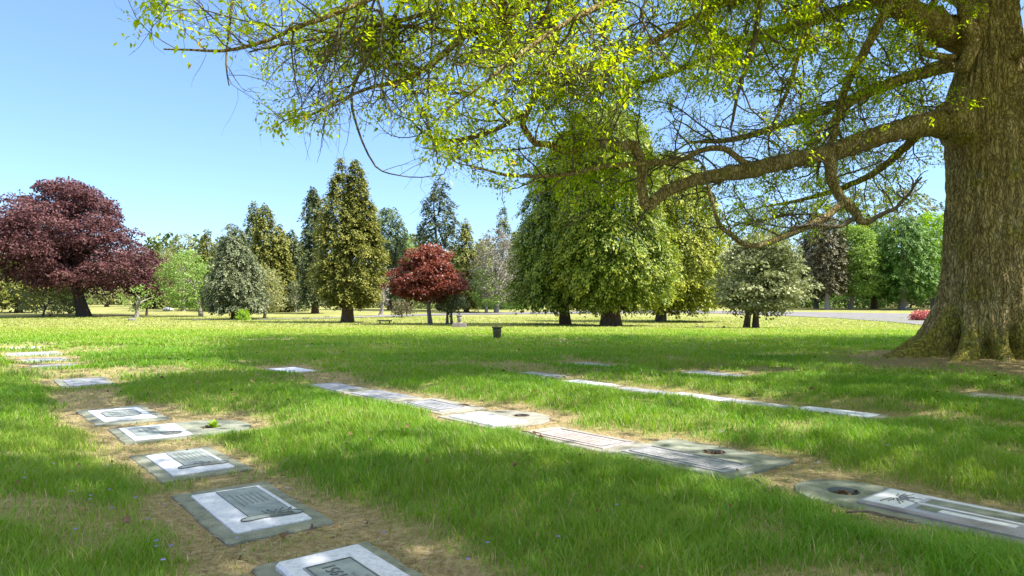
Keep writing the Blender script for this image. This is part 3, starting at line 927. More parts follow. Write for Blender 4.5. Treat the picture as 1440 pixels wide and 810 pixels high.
def bevel_box(name, sx, sy, sz, mat, parent, loc=(0, 0, 0), bev=.02):
    bm = bmesh.new()
    bmesh.ops.create_cube(bm, size=1, matrix=Matrix.Translation((loc[0], loc[1], loc[2] + sz / 2)) @ Matrix.Diagonal((sx, sy, sz, 1)))
    bmesh.ops.bevel(bm, geom=bm.edges[:], offset=bev, segments=2, affect='EDGES')
    return link(name, mesh_bm(name, bm), mat, parent)


p = at(699, 481); s = 18 * p.y / F
r = empty('flower_urn', (p.x, p.y, gz(p.x, p.y)))
tag(r, 'dark green tapering urn standing alone on the lawn', 'urn')
w = 6.6 * p.y / F
lathe('body', [(w * .50, 0), (w * .56, s * .05), (w * .66, s * .12), (w * .80, s * .25), (w * .90, s * .6), (w * .96, s * .88)], 28, M['urn'], r, True, .05)
lathe('rim', [(w * .96, s * .88), (w * 1.08, s * .90), (w * 1.14, s * .96), (w * 1.1, s), (w * .95, s), (w * .92, s * .9)], 28, M['urn'], r)
bevel_box('foot', w * 1.1, w * 1.1, s * .05, M['urn'], r, (0, 0, -s * .02), .004)

p = at(646, 462.5); q = p.y / F
r = empty('pedestal_urn', (p.x, p.y, gz(p.x, p.y) - .03))
tag(r, 'grey stone urn on a stained square block', 'urn')
bevel_box('block', 19 * q, 14 * q, 7 * q, M['stone_block'], r, (0, 0, 0), .03)
b = lathe('vase', [(3.0 * q, 7 * q), (2.6 * q, 7.4 * q), (1.6 * q, 8.2 * q), (1.5 * q, 8.8 * q), (2.6 * q, 9.6 * q), (3.2 * q, 13 * q), (3.5 * q, 16.5 * q)], 28, M['urn_stone'], r, True, .04)
lathe('rim', [(3.5 * q, 16.5 * q), (4.2 * q, 17 * q), (4.3 * q, 18.2 * q), (3.6 * q, 18.6 * q), (3.2 * q, 18.6 * q), (3.0 * q, 17.4 * q)], 28, M['urn_stone'], r)
small = leaves_mesh('dried_stems', np.tile([0, 0, 18 * q], (14, 1)) + RNG.normal(0, .06, (14, 3)), np.stack([RNG.normal(0, .5, 14), RNG.normal(0, .5, 14), np.ones(14)], 1), rand_unit(14), np.full(14, .14), np.full(14, .05), RNG.random(14))
link('dried_stems', small, M['brown'], r)


def bench(px, py, wpx, label, rz=0):
    p = at(px, py); w = wpx * p.y / F
    r = empty('stone_bench', (p.x, p.y, gz(p.x, p.y) - .02), rz)
    tag(r, label, 'bench', 'low stone benches on the lawn')
    h = w * .27
    bevel_box('seat', w, w * .36, w * .085, M['bench'], r, (0, 0, h - w * .085), .015)
    for sx in (-1, 1):
        bm = bmesh.new()
        for (ax, az) in ():
            pass
        prof = [(-.15, 0), (.15, 0), (.12, .25), (.08, .5), (.13, .85), (.16, 1), (-.16, 1), (-.13, .85), (-.08, .5), (-.12, .25)]
        hh = h - w * .085
        a = [bm.verts.new((sx * w * .33 - w * .045, q * w, zz * hh)) for q, zz in prof]
        b = [bm.verts.new((sx * w * .33 + w * .045, q * w, zz * hh)) for q, zz in prof]
        n = len(prof)
        bm.faces.new(a[::-1]); bm.faces.new(b)
        for i in range(n): bm.faces.new((a[i], a[(i + 1) % n], b[(i + 1) % n], b[i]))
        link('leg', mesh_bm('leg', bm), M['bench'], r)


bench(541, 456.3, 20, 'low stone bench between the twin conifer and red maple', .12)
bench(430, 449.6, 10, 'small dark bench by the path left of the twin conifer', .3)
bench(460, 447.0, 7, 'tiny far bench just left of the twin conifer trunk', .3)
bench(946, 443.8, 13, 'slab bench right of the golden thuja trunk by the road', -.05)

p = at(554, 446.5); q = p.y / F
r = empty('white_post', (p.x, p.y, gz(p.x, p.y) - .05)); tag(r, 'short white post beside the path by the bare trunk', 'post')
lathe('shaft', [(1.6 * q, 0), (1.6 * q, 4.6 * q)], 12, M['white_paint'], r); lathe('cap', [(1.9 * q, 4.6 * q), (1.9 * q, 5.2 * q), (.8 * q, 5.7 * q)], 12, M['white_paint'], r)

p = at(1018, 463.5); q = p.y / F
r = empty('upturned_pot', (p.x, p.y, gz(p.x, p.y) - .02)); tag(r, 'small dark rounded pot on the grass left of the grey green tree', 'pot')
lathe('base', [(3.6 * q, 0), (3.6 * q, 1.0 * q), (3.0 * q, 1.4 * q)], 18, M['bark_dark'], r)
lathe('dome', [(2.6 * q, 1.4 * q), (2.4 * q, 2.4 * q), (1.6 * q, 3.3 * q), (.8 * q, 3.7 * q)], 18, M['bark_dark'], r)

p = at(982, 461.8); q = p.y / F
r = empty('low_kerb', (p.x, p.y, gz(p.x, p.y) - .03)); tag(r, 'dark low stone edging bar lying in the sunny lawn', 'stone')
bevel_box('bar', 18 * q, 5 * q, 1.9 * q, M['bark_dark'], r, (0, 0, 0), .02); bevel_box('top', 15 * q, 3.6 * q, .5 * q, M['stone_block'], r, (0, 0, 1.9 * q - .002), .01)

# red flowers left
p = at(70, 445); q = p.y / F
r = empty('flower_bunch', (p.x, p.y, gz(p.x, p.y))); tag(r, 'tiny bunch of red flowers on lawn left of the purple maple', 'flowers')
n = 40
me = leaves_mesh('petals', np.stack([RNG.normal(0, 1.6 * q, n), RNG.normal(0, .8 * q, n), 1.6 * q + RNG.random(n) * 2.2 * q], 1), rand_unit(n), rand_unit(n), np.full(n, 1.4 * q), np.full(n, 1.1 * q), RNG.random(n))
link('petals', me, M['red_petal'], r)
me = leaves_mesh('stems', np.stack([RNG.normal(0, 1.0 * q, n), RNG.normal(0, .5 * q, n), np.zeros(n)], 1), np.stack([RNG.normal(0, .4, n), RNG.normal(0, .4, n), np.ones(n)], 1), rand_unit(n), np.full(n, 2.6 * q), np.full(n, .5 * q), RNG.random(n))
link('stems', me, M['green'], r)

# grey rocks
def rock(px, py, w, h, label, mat):
    p = at(px, py); q = p.y / F
    bm = bmesh.new(); bmesh.ops.create_icosphere(bm, subdivisions=3, radius=1)
    co = np.array([v.co for v in bm.verts])
    nz = fbm(co[:, 0] * 1.3 + px, co[:, 1] * 1.3, co[:, 2] * 1.3, seed=5)
    for v, m in zip(bm.verts, nz):
        v.co *= .7 + .6 * m
        v.co = Vector((v.co.x * w * q / 2, v.co.y * w * q / 2, max(v.co.z, -.5) * h * q * .7 + h * q * .35))
    o = link('rock', mesh_bm('rock', bm), mat, loc=(p.x, p.y, gz(p.x, p.y) - .02)); tag(o, label, 'rock')


rock(1292, 451, 13, 8, 'grey boulder between pink shrub and lime ball shrub', M['stone_block'])
rock(185, 452, 9, 4, 'small pale stone at foot of the little white trunked tree', M['urn_stone'])
rock(237, 437, 14, 5, 'whitish stone block far behind the little white trunked tree', M['white_paint'])
rock(1318, 430, 22, 17, 'big pale grey boulder at the wood edge beside the oak trunk', M['stone_block'])

# ------------------------------------------------------------------ background trees
def tree(name, base, prof, mat, bark, label, cat='tree', group=None, style='clump', n=5000, leaf=.22, trunk_px=10, D=None, gap=.30,
         rough=.22, droop=.5, stems=1, leaders=None, bare=0, extra=None, seed=None, lobe=1.0, shell=.55, kink=0.0, tuft=1.0, prof2=None, per_lobe=260):
    """prof: (y_px, x_left, x_right) from the top of the crown downwards"""
    sd = seed if seed is not None else int(base[0] * 7 + base[1]) % 997
    b = at(*base) if D is None else P(base[0], base[1], D)
    if D is not None: b.z = float(base_z(D))
    q = b.y / F
    root = empty(name, (b.x, b.y, b.z))
    tag(root, label, cat, group)
    prof = np.array(prof, float)
    zs = np.array([P(x, y, b.y).z for y, x in zip(prof[:, 0], prof[:, 1])]) - b.z
    xl = (prof[:, 1] - 720) * q - b.x; xr = (prof[:, 2] - 720) * q - b.x
    order = np.argsort(zs); zs, xl, xr = zs[order], xl[order], xr[order]
    ztop, zbot = zs[-1], zs[0]
    zz = np.linspace(zbot, ztop, 200)
    hw = np.maximum((np.interp(zz, zs, xr) - np.interp(zz, zs, xl)) / 2, .05)
    pdf = hw ** 1.0; cdf = np.cumsum(pdf); cdf /= cdf[-1]
    def sample(m, sh):
        z = np.interp(RNG.random(m), cdf, zz)
        L_, R_ = np.interp(z, zs, xl), np.interp(z, zs, xr)
        cx, h = (L_ + R_) / 2, np.maximum((R_ - L_) / 2, .04)
        th = RNG.random(m) * 6.2832
        rho = 1 - sh * RNG.random(m) ** 1.6
        sc_ = max(hw.max(), .5)
        nz = fbm(np.cos(th) * 2.2 * lobe + 9, np.sin(th) * 2.2 * lobe + 5, z / sc_ * 2.4 * lobe, seed=sd, o=3)
        rr = h * rho * (1 - rough + rough * 2 * nz)
        fb = 1.1 if style in ('spray', 'needle') else .75
        n2 = noise(np.cos(th) * np.maximum(h, .5) * fb + 40, np.sin(th) * np.maximum(h, .5) * fb, z * fb * 1.25, seed=sd + 7)
        rr = rr + (n2 - .55) * (.10 * hw.max() + .35) * 1.5 * np.clip(h / 1.2, .25, 1)
        rr = np.maximum(rr, .02)
        p = np.stack([cx + rr * np.cos(th), rr * np.sin(th), z], 1)
        g = fbm(p[:, 0] / sc_ * 3.2 + 3, p[:, 1] / sc_ * 3.2, p[:, 2] / sc_ * 3.2, seed=sd + 50, o=3)
        keep = g > gap
        return p[keep], th[keep], rho[keep], g[keep]
    if prof2 is not None:
        s1 = sample
        q2 = np.array(prof2, float)
        z2 = np.array([P(x, y, b.y).z for y, x in zip(q2[:, 0], q2[:, 1])]) - b.z
        l2 = (q2[:, 1] - 720) * q - b.x; r2 = (q2[:, 2] - 720) * q - b.x
        o2 = np.argsort(z2); z2, l2, r2 = z2[o2], l2[o2], r2[o2]
        def sample(m, sh):
            nonlocal zs, xl, xr, zz, hw, cdf
            keep_ = (zs, xl, xr, zz, hw, cdf)
            a1 = s1(int(m * .68), sh)
            zs, xl, xr = z2, l2, r2
            zz = np.linspace(z2[0], z2[-1], 200); hw = np.maximum((np.interp(zz, z2, r2) - np.interp(zz, z2, l2)) / 2, .05)
            cdf = np.cumsum(hw); cdf = cdf / cdf[-1]
            a2 = s1(m - int(m * .68), sh)
            zs, xl, xr, zz, hw, cdf = keep_
            return [np.concatenate(k) for k in zip(a1, a2)]
    C, Dd, NN, Ln, Wd, Tt = [], [], [], [], [], []
    if style == 'lobed':
        nl_ = max(20, int(n / per_lobe))
        p, th, rho, g = sample(int(nl_ * 1.6), .8)
        zf = np.clip((p[:, 2] - zbot) / (ztop - zbot), 0, 1)
        p[:, 2] = zbot + tuft * .45 + zf * (ztop - zbot - tuft * .8)
        p[:, :2] *= max(.6, 1 - .38 * tuft / hw.max())
        m = len(p); per = int(n / m)
        rad = tuft * RNG.uniform(.65, 1.35, m)
        o = rand_unit(m * per).reshape(m, per, 3)
        o[..., 2] = np.where((o[..., 2] < 0) & (RNG.random((m, per)) < .72), -o[..., 2], o[..., 2])
        bump_ = 1 + .35 * (noise(o[..., 0] * 2.4 + np.arange(m)[:, None] * 3.1, o[..., 1] * 2.4, o[..., 2] * 2.4, seed=sd) - .5)
        k_ = rad[:, None] * bump_ * (1 - .35 * RNG.random((m, per)) ** 2)
        pos = p[:, None, :] + o * np.stack([k_, k_, k_ * .62], -1)
        nr = unit(o * np.array([1, 1, 1.5]) + RNG.normal(0, .55, (m, per, 3)))
        d = unit(o * np.array([1, 1, .3]) + np.array([0, 0, -droop]) + RNG.normal(0, .5, (m, per, 3)))
        ct = RNG.random(m)
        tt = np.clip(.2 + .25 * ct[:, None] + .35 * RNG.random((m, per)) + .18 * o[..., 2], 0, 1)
        C.append(pos.reshape(-1, 3)); Dd.append(d.reshape(-1, 3)); NN.append(nr.reshape(-1, 3))
        l = leaf * RNG.uniform(.7, 1.4, m * per); Ln.append(l); Wd.append(l * RNG.uniform(.55, .85, m * per)); Tt.append(tt.reshape(-1))
    elif style == 'clump':
        per = 14
        p, th, rho, g = sample(n // per, shell)
        m = len(p)
        out = unit(np.stack([np.cos(th), np.sin(th), np.full(m, .45)], 1))
        cs = leaf * RNG.uniform(1.5, 3.2, m)
        off = rand_unit(m * per).reshape(m, per, 3) * (RNG.random((m, per, 1)) ** .5)
        off[..., 2] *= .55
        pos = p[:, None, :] + off * cs[:, None, None]
        nr = unit(off * .7 + out[:, None, :] * .6 + RNG.normal(0, .5, (m, per, 3)) + np.array([0, 0, .35]))
        d = unit(off + out[:, None, :] * .5 + RNG.normal(0, .5, (m, per, 3)) + np.array([0, 0, -droop * .6]))
        ct = RNG.random(m)
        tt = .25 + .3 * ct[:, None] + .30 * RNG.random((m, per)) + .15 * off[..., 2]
        C.append(pos.reshape(-1, 3)); Dd.append(d.reshape(-1, 3)); NN.append(nr.reshape(-1, 3))
        l = leaf * RNG.uniform(.7, 1.4, m * per); Ln.append(l); Wd.append(l * RNG.uniform(.55, .85, m * per)); Tt.append(tt.reshape(-1))
    else:
        per = 24 if style == 'spray' else 14
        p, th, rho, g = sample(n // per, shell)
        m = len(p)
        dr = droop * (.5 + 1.0 * RNG.random(m))
        dirv = unit(np.stack([np.cos(th) + RNG.normal(0, .3, m), np.sin(th) + RNG.normal(0, .3, m), -dr], 1))
        slen = tuft * RNG.uniform(.6, 1.35, m)
        t = RNG.random((m, per, 1)) ** .8
        side = unit(np.cross(dirv, np.array([0, 0, 1.0])))
        upv = np.cross(side, dirv)
        w_ = (RNG.random((m, per, 1)) * 2 - 1) * (1.05 - t) ** .6
        fl = np.where(RNG.random((m, 1, 1)) < .5, .28, .55)
        pos = p[:, None, :] + dirv[:, None, :] * (t - .55) * slen[:, None, None] + side[:, None, :] * w_ * slen[:, None, None] * .36 \
            + upv[:, None, :] * RNG.normal(0, .09, (m, per, 1)) * slen[:, None, None]
        pos = pos + np.array([0, 0, -1.0]) * (t ** 2) * slen[:, None, None] * .22
        d = unit(dirv[:, None, :] * 1.0 + side[:, None, :] * w_ * .9 + np.array([0, 0, -.25]) * t + RNG.normal(0, .25, (m, per, 3)))
        nr = unit(upv[:, None, :] * .9 + dirv[:, None, :] * .35 + RNG.normal(0, .42, (m, per, 3)))
        ct = RNG.random(m)
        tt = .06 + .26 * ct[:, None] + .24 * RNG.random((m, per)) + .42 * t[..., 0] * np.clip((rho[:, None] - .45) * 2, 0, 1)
        C.append(pos.reshape(-1, 3)); Dd.append(d.reshape(-1, 3)); NN.append(nr.reshape(-1, 3))
        l = leaf * RNG.uniform(.7, 1.5, m * per); Ln.append(l); Wd.append(l * RNG.uniform(.38, .65, m * per)); Tt.append(np.clip(tt, 0, 1).reshape(-1))
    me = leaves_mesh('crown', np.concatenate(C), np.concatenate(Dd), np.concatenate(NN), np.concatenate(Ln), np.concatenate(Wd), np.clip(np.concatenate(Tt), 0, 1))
    # trunk with limbs
    tb = Tubes()
    tr = trunk_px * q / 2
    zc = zbot + (ztop - zbot) * (.85 if style in ('spray', 'needle') else .5)
    for s in range(stems):
        ox = (s - (stems - 1) / 2) * tr * 2.3
        xt = (np.interp(zc, zs, xl) + np.interp(zc, zs, xr)) / 2
        lean = RNG.normal(0, .03)
        hz = np.array([-.25, 0, .04, .12, .3, .55, .8, 1.0]) * zc
        hz[:1] = -.3
        fr = np.array([1.75, 1.5, 1.28, 1.08, .9, .68, .42, .12])
        xx = ox + (xt - ox) * np.clip(hz / zc, 0, 1) ** 1.3 * (1 if stems == 1 else .8) + lean * np.clip(hz, 0, None) + kink * np.sin(np.clip(hz, 0, None) * 1.5)
        pts = np.stack([xx, RNG.normal(0, tr * .1, 8), hz], 1)
        pp, rr = smooth_path(pts, tr * fr / (1 if stems == 1 else 1.25), .4 * max(zc / 6, .3))
        tb.add(pp, rr, 14)
    nl = {'lobed': 14, 'clump': 9, 'spray': 6, 'needle': 12}[style] + bare
    for k in range(nl):
        z0 = zc * RNG.uniform(.28, .9) if style in ('clump', 'lobed') else zbot + (zc - zbot) * RNG.uniform(0, .9)
        th = RNG.random() * 6.283
        z1 = min(max(z0 + (ztop - zbot) * RNG.uniform(.02, .4) * (1 if style in ('clump', 'lobed') else -.06), zbot * .9), ztop * .96)
        l1, r1 = np.interp(z1, zs, xl), np.interp(z1, zs, xr)
        h = (r1 - l1) / 2 * RNG.uniform(.5, .85)
        c0 = (np.interp(zc, zs, xl) + np.interp(zc, zs, xr)) / 2 * np.clip(z0 / zc, 0, 1) ** 1.3
        a = np.array([c0, 0, z0]); e = np.array([(l1 + r1) / 2 + h * math.cos(th), h * math.sin(th), z1])
        mid = (a + e) / 2 + np.array([0, 0, -.05 * (ztop - zbot) * (1 if style in ('spray', 'needle') else -1)]) + RNG.normal(0, h * .08, 3)
        pp, rr = smooth_path([a, mid, e], [tr * .42, tr * .25, tr * .06], max(.25, h / 6))
        tb.add(pp, rr, 7)
    link('trunk', tb.mesh('trunk'), M[bark], root, smooth=True)
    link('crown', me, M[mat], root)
    return root


def cone(top, bot, xc, half, cx=None, n=10, pw=.85, low=.75, wob=0.0):
    """profile of a conical crown"""
    out = []
    for k in range(n + 1):
        t = k / n
        h = half * (t ** pw)
        if t > .86: h *= 1 - (1 - low) * (t - .86) / .14
        xcc = xc + (0 if cx is None else (cx - xc) * t)
        out.append((top + (bot - top) * t, xcc - h - .4 + random.uniform(-wob, wob), xcc + h + .4 + random.uniform(-wob, wob)))
    return out


FAR = 'trees along the far edge of the lawn'
# left part
tree('purple_maple', (118, 445.5), [(252, 62, 92), (258, 45, 118), (272, 30, 148), (290, 14, 155), (305, 2, 160), (322, -14, 182), (340, -20, 180), (358, -24, 196), (380, -22, 204), (396, -10, 206), (404, 20, 204), (412, 60, 196), (416, 95, 180)],
     'purple', 'bark_dark', 'big domed purple leaved maple on the lawn at far left', style='lobed', n=80000, leaf=.28, trunk_px=15, gap=.30, rough=.28, droop=.5, lobe=1.3, tuft=1.9, per_lobe=430)
tree('small_purple_tree', (206, 444), [(384, 200, 210), (393, 184, 228), (404, 177, 236), (414, 182, 234), (421, 194, 222)], 'purple', 'bark_dark', 'small purple leaved tree just right of the big purple maple', style='lobed', n=7000, leaf=.26, trunk_px=3, tuft=.9, gap=.3)
tree('young_conifer', (26, 440), [(318, 18, 24), (345, 2, 44), (375, -10, 58), (405, -14, 60), (432, -12, 52)], 'cypress', 'bark_brown', 'yellow green conifer half hidden by the purple maple at left edge', group=FAR, style='spray', n=14000, leaf=.30, trunk_px=8, tuft=1.35)
tree('broad_shrub', (60, 441), [(398, 40, 84), (412, 30, 110), (430, 34, 112), (439, 40, 108)], 'olive', 'bark_grey', 'olive green shrub under the purple maple left of its trunk', cat='shrub', n=3600, leaf=.22, trunk_px=3, D=92)
tree('broad_shrub', (98, 442), [(405, 80, 112), (420, 74, 122), (438, 78, 120)], 'green', 'bark_grey', 'mid green shrub behind the trunk of the purple maple', cat='shrub', n=2400, leaf=.22, trunk_px=3, D=100)
tree('small_tree', (192, 447.5), [(398, 196, 216), (410, 180, 226), (421, 166, 222), (432, 172, 206), (437, 176, 196)], 'birch', 'bark_pale', 'little white trunked tree in front of the purple maple lobe', n=900, leaf=.20, trunk_px=6, gap=.44, rough=.3)
tree('background_conifer', (217, 440), cone(342, 436, 219, 20, pw=.6), 'fir', 'bark_dark', 'dark conifer tip rising just right of the purple maple', group=FAR, style='needle', n=7200, leaf=.34, trunk_px=5, D=124, tuft=1.35)
tree('bare_tree', (258, 440), [(330, 250, 262), (345, 236, 272), (370, 230, 280), (400, 228, 286), (425, 232, 284)], 'olive', 'bark_pale', 'thin pale half bare tree behind the light green birch', group=FAR, n=5200, leaf=.24, trunk_px=5, D=112, gap=.46, bare=14, tuft=1.35)
tree('background_conifer', (292, 440), cone(322, 432, 290, 22, pw=.6), 'cypress', 'bark_dark', 'golden topped conifer between the birch and grey green conifer', group=FAR, style='spray', n=8400, leaf=.34, trunk_px=5, D=118, tuft=1.35)
tree('light_birch', (283, 445.5), [(352, 254, 270), (366, 238, 288), (384, 226, 304), (402, 226, 306), (416, 232, 304), (428, 238, 300), (434, 248, 296)], 'birch', 'bark_pale', 'light green weeping birch with leaning pale trunk', n=9000, leaf=.22, trunk_px=6, gap=.38, rough=.3, droop=1.2)
tree('grey_conifer', (334, 450), [(316, 319, 329), (328, 312, 340), (345, 304, 350), (362, 300, 360), (385, 293, 368), (405, 288, 372), (422, 286, 376), (432, 290, 374), (437, 300, 366)], 'grey', 'bark_brown', 'dense rounded grey green conifer with several thin stems', style='spray', n=45000, leaf=.19, trunk_px=9, gap=.33, stems=2, rough=.2, droop=.6, tuft=.8)
tree('low_shrub', (342, 451.5), [(436, 340, 344), (442, 334, 350), (449, 332, 353)], 'bright', 'bark_brown', 'small bright green shrub at foot of the grey green conifer', cat='shrub', n=700, leaf=.16, trunk_px=1.5)
tree('tall_conifer', (352, 440), cone(283, 434, 356, 27, pw=.62, wob=1), 'fir', 'bark_dark', 'tall dark conifer with narrow tip left of the pair behind', group=FAR, style='needle', n=15000, leaf=.33, trunk_px=6, D=112, tuft=1.35)
tree('tall_conifer', (370, 440), cone(285, 434, 372, 28, pw=.62, wob=1), 'cypress', 'bark_dark', 'tall yellowish conifer beside the narrow tipped dark one', group=FAR, style='needle', n=15000, leaf=.33, trunk_px=6, D=108, tuft=1.35)
tree('tall_conifer', (389, 438.5), cone(316, 432, 392, 24, pw=.6, wob=1), 'cypress', 'bark_brown', 'shorter golden green conifer with visible brown trunk', group=FAR, style='spray', n=13000, leaf=.32, trunk_px=6, tuft=1.35)
tree('tall_conifer', (410, 437), cone(322, 432, 409, 23, pw=.6, wob=1), 'spruce', 'bark_dark', 'dark narrow conifer left of the slim tapered spruce', group=FAR, style='needle', n=11200, leaf=.33, trunk_px=5, D=112, tuft=1.35)
tree('pale_shrub', (372, 442), [(374, 358, 378), (390, 352, 392), (410, 350, 400), (428, 352, 398), (437, 362, 390)], 'olive', 'bark_pale', 'pale olive bushy tree against right side of the grey green conifer', n=4800, leaf=.2, trunk_px=4, gap=.36, D=84)
tree('small_shrub', (416, 438), [(395, 408, 424), (410, 404, 430), (432, 404, 430)], 'grey', 'bark_pale', 'silvery shrub under the dark narrow conifer', cat='shrub', n=1800, leaf=.2, trunk_px=3, D=108)
tree('slim_spruce', (443, 441), [(264, 438, 441), (280, 431, 448), (310, 427, 454), (340, 426, 458), (380, 424, 462), (410, 422, 464), (426, 426, 462)], 'spruce', 'bark_brown', 'slim tapered dark spruce left of the twin topped conifer', group=FAR, style='spray', n=19000, leaf=.3, trunk_px=8, droop=.8, tuft=1.35)
twin = tree('twin_conifer', (488, 454.5), [(223, 475, 480), (240, 470, 485), (256, 464, 491), (275, 457, 495), (298, 451, 506), (318, 448, 518), (340, 447, 536), (370, 444, 540), (395, 442, 540), (412, 446, 536), (424, 456, 528), (430, 470, 516)], 'cypress', 'bark_brown', 'big olive gold conifer with twin tops and stout brown trunk', style='spray', n=95000, leaf=.19, trunk_px=14, gap=.33, rough=.26, lobe=1.7, droop=.3, tuft=.95, prof2=[(225, 496, 500), (238, 493, 507), (254, 492, 512), (275, 486, 517), (300, 484, 525), (330, 482, 533), (360, 480, 538)])
tree('round_pine', (548, 437), [(293, 538, 556), (302, 531, 566), (325, 528, 570), (350, 530, 572), (380, 534, 574), (405, 538, 570), (420, 540, 566)], 'pine', 'bark_brown', 'blue green round topped pine right of the twin topped conifer', group=FAR, style='needle', n=14000, leaf=.32, trunk_px=6, D=118, gap=.38, tuft=1.35)
tree('slim_poplar', (572, 438), [(328, 570, 573), (345, 566, 578), (390, 564, 580), (425, 565, 578)], 'birch', 'bark_grey', 'thin light poplar spire beside the round topped pine', group=FAR, style='spray', n=5200, leaf=.26, trunk_px=4, D=122, tuft=1.35)
tree('bare_tree', (535, 444), [(376, 530, 546), (392, 524, 556), (415, 528, 552), (432, 530, 548)], 'lilac', 'bark_pale', 'leafless pale tree right of the twin conifer trunk', n=900, leaf=.16, trunk_px=5, gap=.45, bare=16, kink=.1)
tree('low_shrub', (565, 444), [(422, 556, 575), (430, 552, 580), (441, 554, 580)], 'brown', 'bark_brown', 'brownish shrub bed left of the red maple', cat='shrub', n=1400, leaf=.2, trunk_px=2, D=88)
tree('layered_spruce', (620, 438), [(249, 616, 621), (262, 608, 628), (280, 600, 634), (300, 594, 640), (318, 588, 646), (336, 586, 650), (356, 588, 652), (380, 594, 650), (410, 600, 646)], 'spruce', 'bark_dark', 'open layered dark spruce with drooping tiers behind red maple', group=FAR, style='needle', n=20000, leaf=.33, trunk_px=6, D=114, gap=.40, rough=.34, droop=.25, lobe=2.2, tuft=1.35)
tree('gold_conifer', (656, 438), cone(306, 430, 655, 22, pw=.7, wob=1), 'cypress', 'bark_brown', 'gold green conifer between layered spruce and lilac grey tree', group=FAR, style='spray', n=13000, leaf=.3, trunk_px=6, D=108, tuft=1.35)
tree('red_maple', (605, 457.5), [(346, 596, 610), (354, 580, 626), (366, 566, 638), (382, 556, 644), (398, 546, 650), (410, 547, 650), (418, 558, 642), (425, 576, 626), (428, 590, 612)], 'red', 'bark_grey', 'small rounded dark red maple on the lawn', style='lobed', n=26000, leaf=.19, trunk_px=6, gap=.28, rough=.2, lobe=1.4, droop=.5, tuft=.72)
tree('two_stemmed_tree', (632, 456.5), [(414, 622, 644), (420, 612, 652), (428, 608, 654), (436, 614, 650)], 'grey', 'bark_grey', 'low spreading pale green tree on two thin stems', n=2400, leaf=.18, trunk_px=5, stems=2, gap=.38)
tree('lilac_tree', (698, 440), [(322, 690, 706), (334, 676, 718), (350, 668, 726), (372, 662, 730), (395, 660, 730), (412, 664, 728), (424, 676, 722)], 'lilac', 'bark_pale', 'pale grey lilac tree with bare twigs and white trunk', n=10500, leaf=.20, trunk_px=6, gap=.34, bare=20)
tree('low_birch', (684, 441), [(372, 676, 690), (390, 664, 700), (410, 660, 712), (430, 668, 708)], 'birch', 'bark_pale', 'fresh green young tree under the lilac grey tree', n=3400, leaf=.22, trunk_px=4, D=104, gap=.38)
tree('slim_poplar', (706, 438), [(293, 704, 708), (306, 699, 714), (330, 696, 718), (420, 696, 720)], 'fir', 'bark_grey', 'dark poplar spire peeking above the lilac grey tree', group=FAR, style='spray', n=5600, leaf=.28, trunk_px=4, D=120, tuft=1.35)
for px_, top_, half_, D_, mt_, lab_ in ((205, 372, 16, 140, 'fir', 'dark tree just right of the purple maple crown, far back'), (238, 352, 20, 138, 'olive', 'olive tree far back left of the light green birch'),
                                        (268, 340, 20, 142, 'fir', 'tall green conifer rising behind the light green birch'), (308, 346, 20, 138, 'fir', 'green conifer behind left side of the grey green conifer'),
                                        (424, 338, 18, 138, 'cypress', 'golden conifer in the gap left of the slim spruce'), (532, 352, 18, 140, 'fir', 'green conifer behind right side of the twin conifer'),
                                        (590, 350, 20, 142, 'fir', 'green conifer behind left side of the red maple'), (676, 336, 20, 136, 'olive', 'olive tree behind left side of the lilac grey tree'),
                                        (728, 322, 20, 140, 'olive', 'pale green tree between lilac grey tree and dark thuja')):
    tree('background_conifer' if mt_ != 'olive' else 'background_tree', (px_, 437), cone(top_, 432, px_, half_, pw=.6 if mt_ != 'olive' else .4, wob=1), mt_, 'bark_dark', lab_, group=FAR, style='spray' if mt_ != 'olive' else 'clump', n=8000, leaf=.36, trunk_px=5, D=D_, tuft=1.5)
# thuja group
tree('dark_thuja', (795, 458), [(190, 782, 794), (215, 766, 812), (250, 750, 828), (290, 738, 842), (330, 728, 850), (370, 721, 856), (405, 718, 858), (418, 720, 852), (430, 732, 846)], 'thuja_dark', 'bark_brown', 'dark green thuja with skirts nearly to the ground, left of three', style='spray', n=90000, leaf=.19, trunk_px=13, gap=.30, rough=.2, droop=.9, lobe=1.8, tuft=1.15)
tree('giant_thuja', (859, 460), [(152, 826, 872), (160, 812, 892), (178, 800, 908), (210, 792, 916), (250, 788, 922), (300, 788, 928), (350, 784, 944), (395, 788, 946), (418, 800, 936), (430, 826, 900)],
     'thuja', 'bark_brown', 'largest thuja with thick red brown trunk, middle of three', style='spray', n=125000, leaf=.19, trunk_px=23, gap=.30, rough=.22, droop=.9, lobe=1.8, tuft=1.2)
tree('golden_thuja', (929, 450), [(214, 930, 955), (226, 912, 972), (246, 898, 988), (280, 888, 1004), (320, 884, 1016), (360, 882, 1026), (395, 880, 1029), (416, 884, 1024), (428, 900, 1008), (433, 920, 990)], 'gold', 'bark_grey', 'golden yellow thuja behind, rightmost of three', style='spray', n=85000, leaf=.22, trunk_px=12, gap=.29, rough=.18, droop=.8, lobe=1.8, D=70, tuft=1.3)
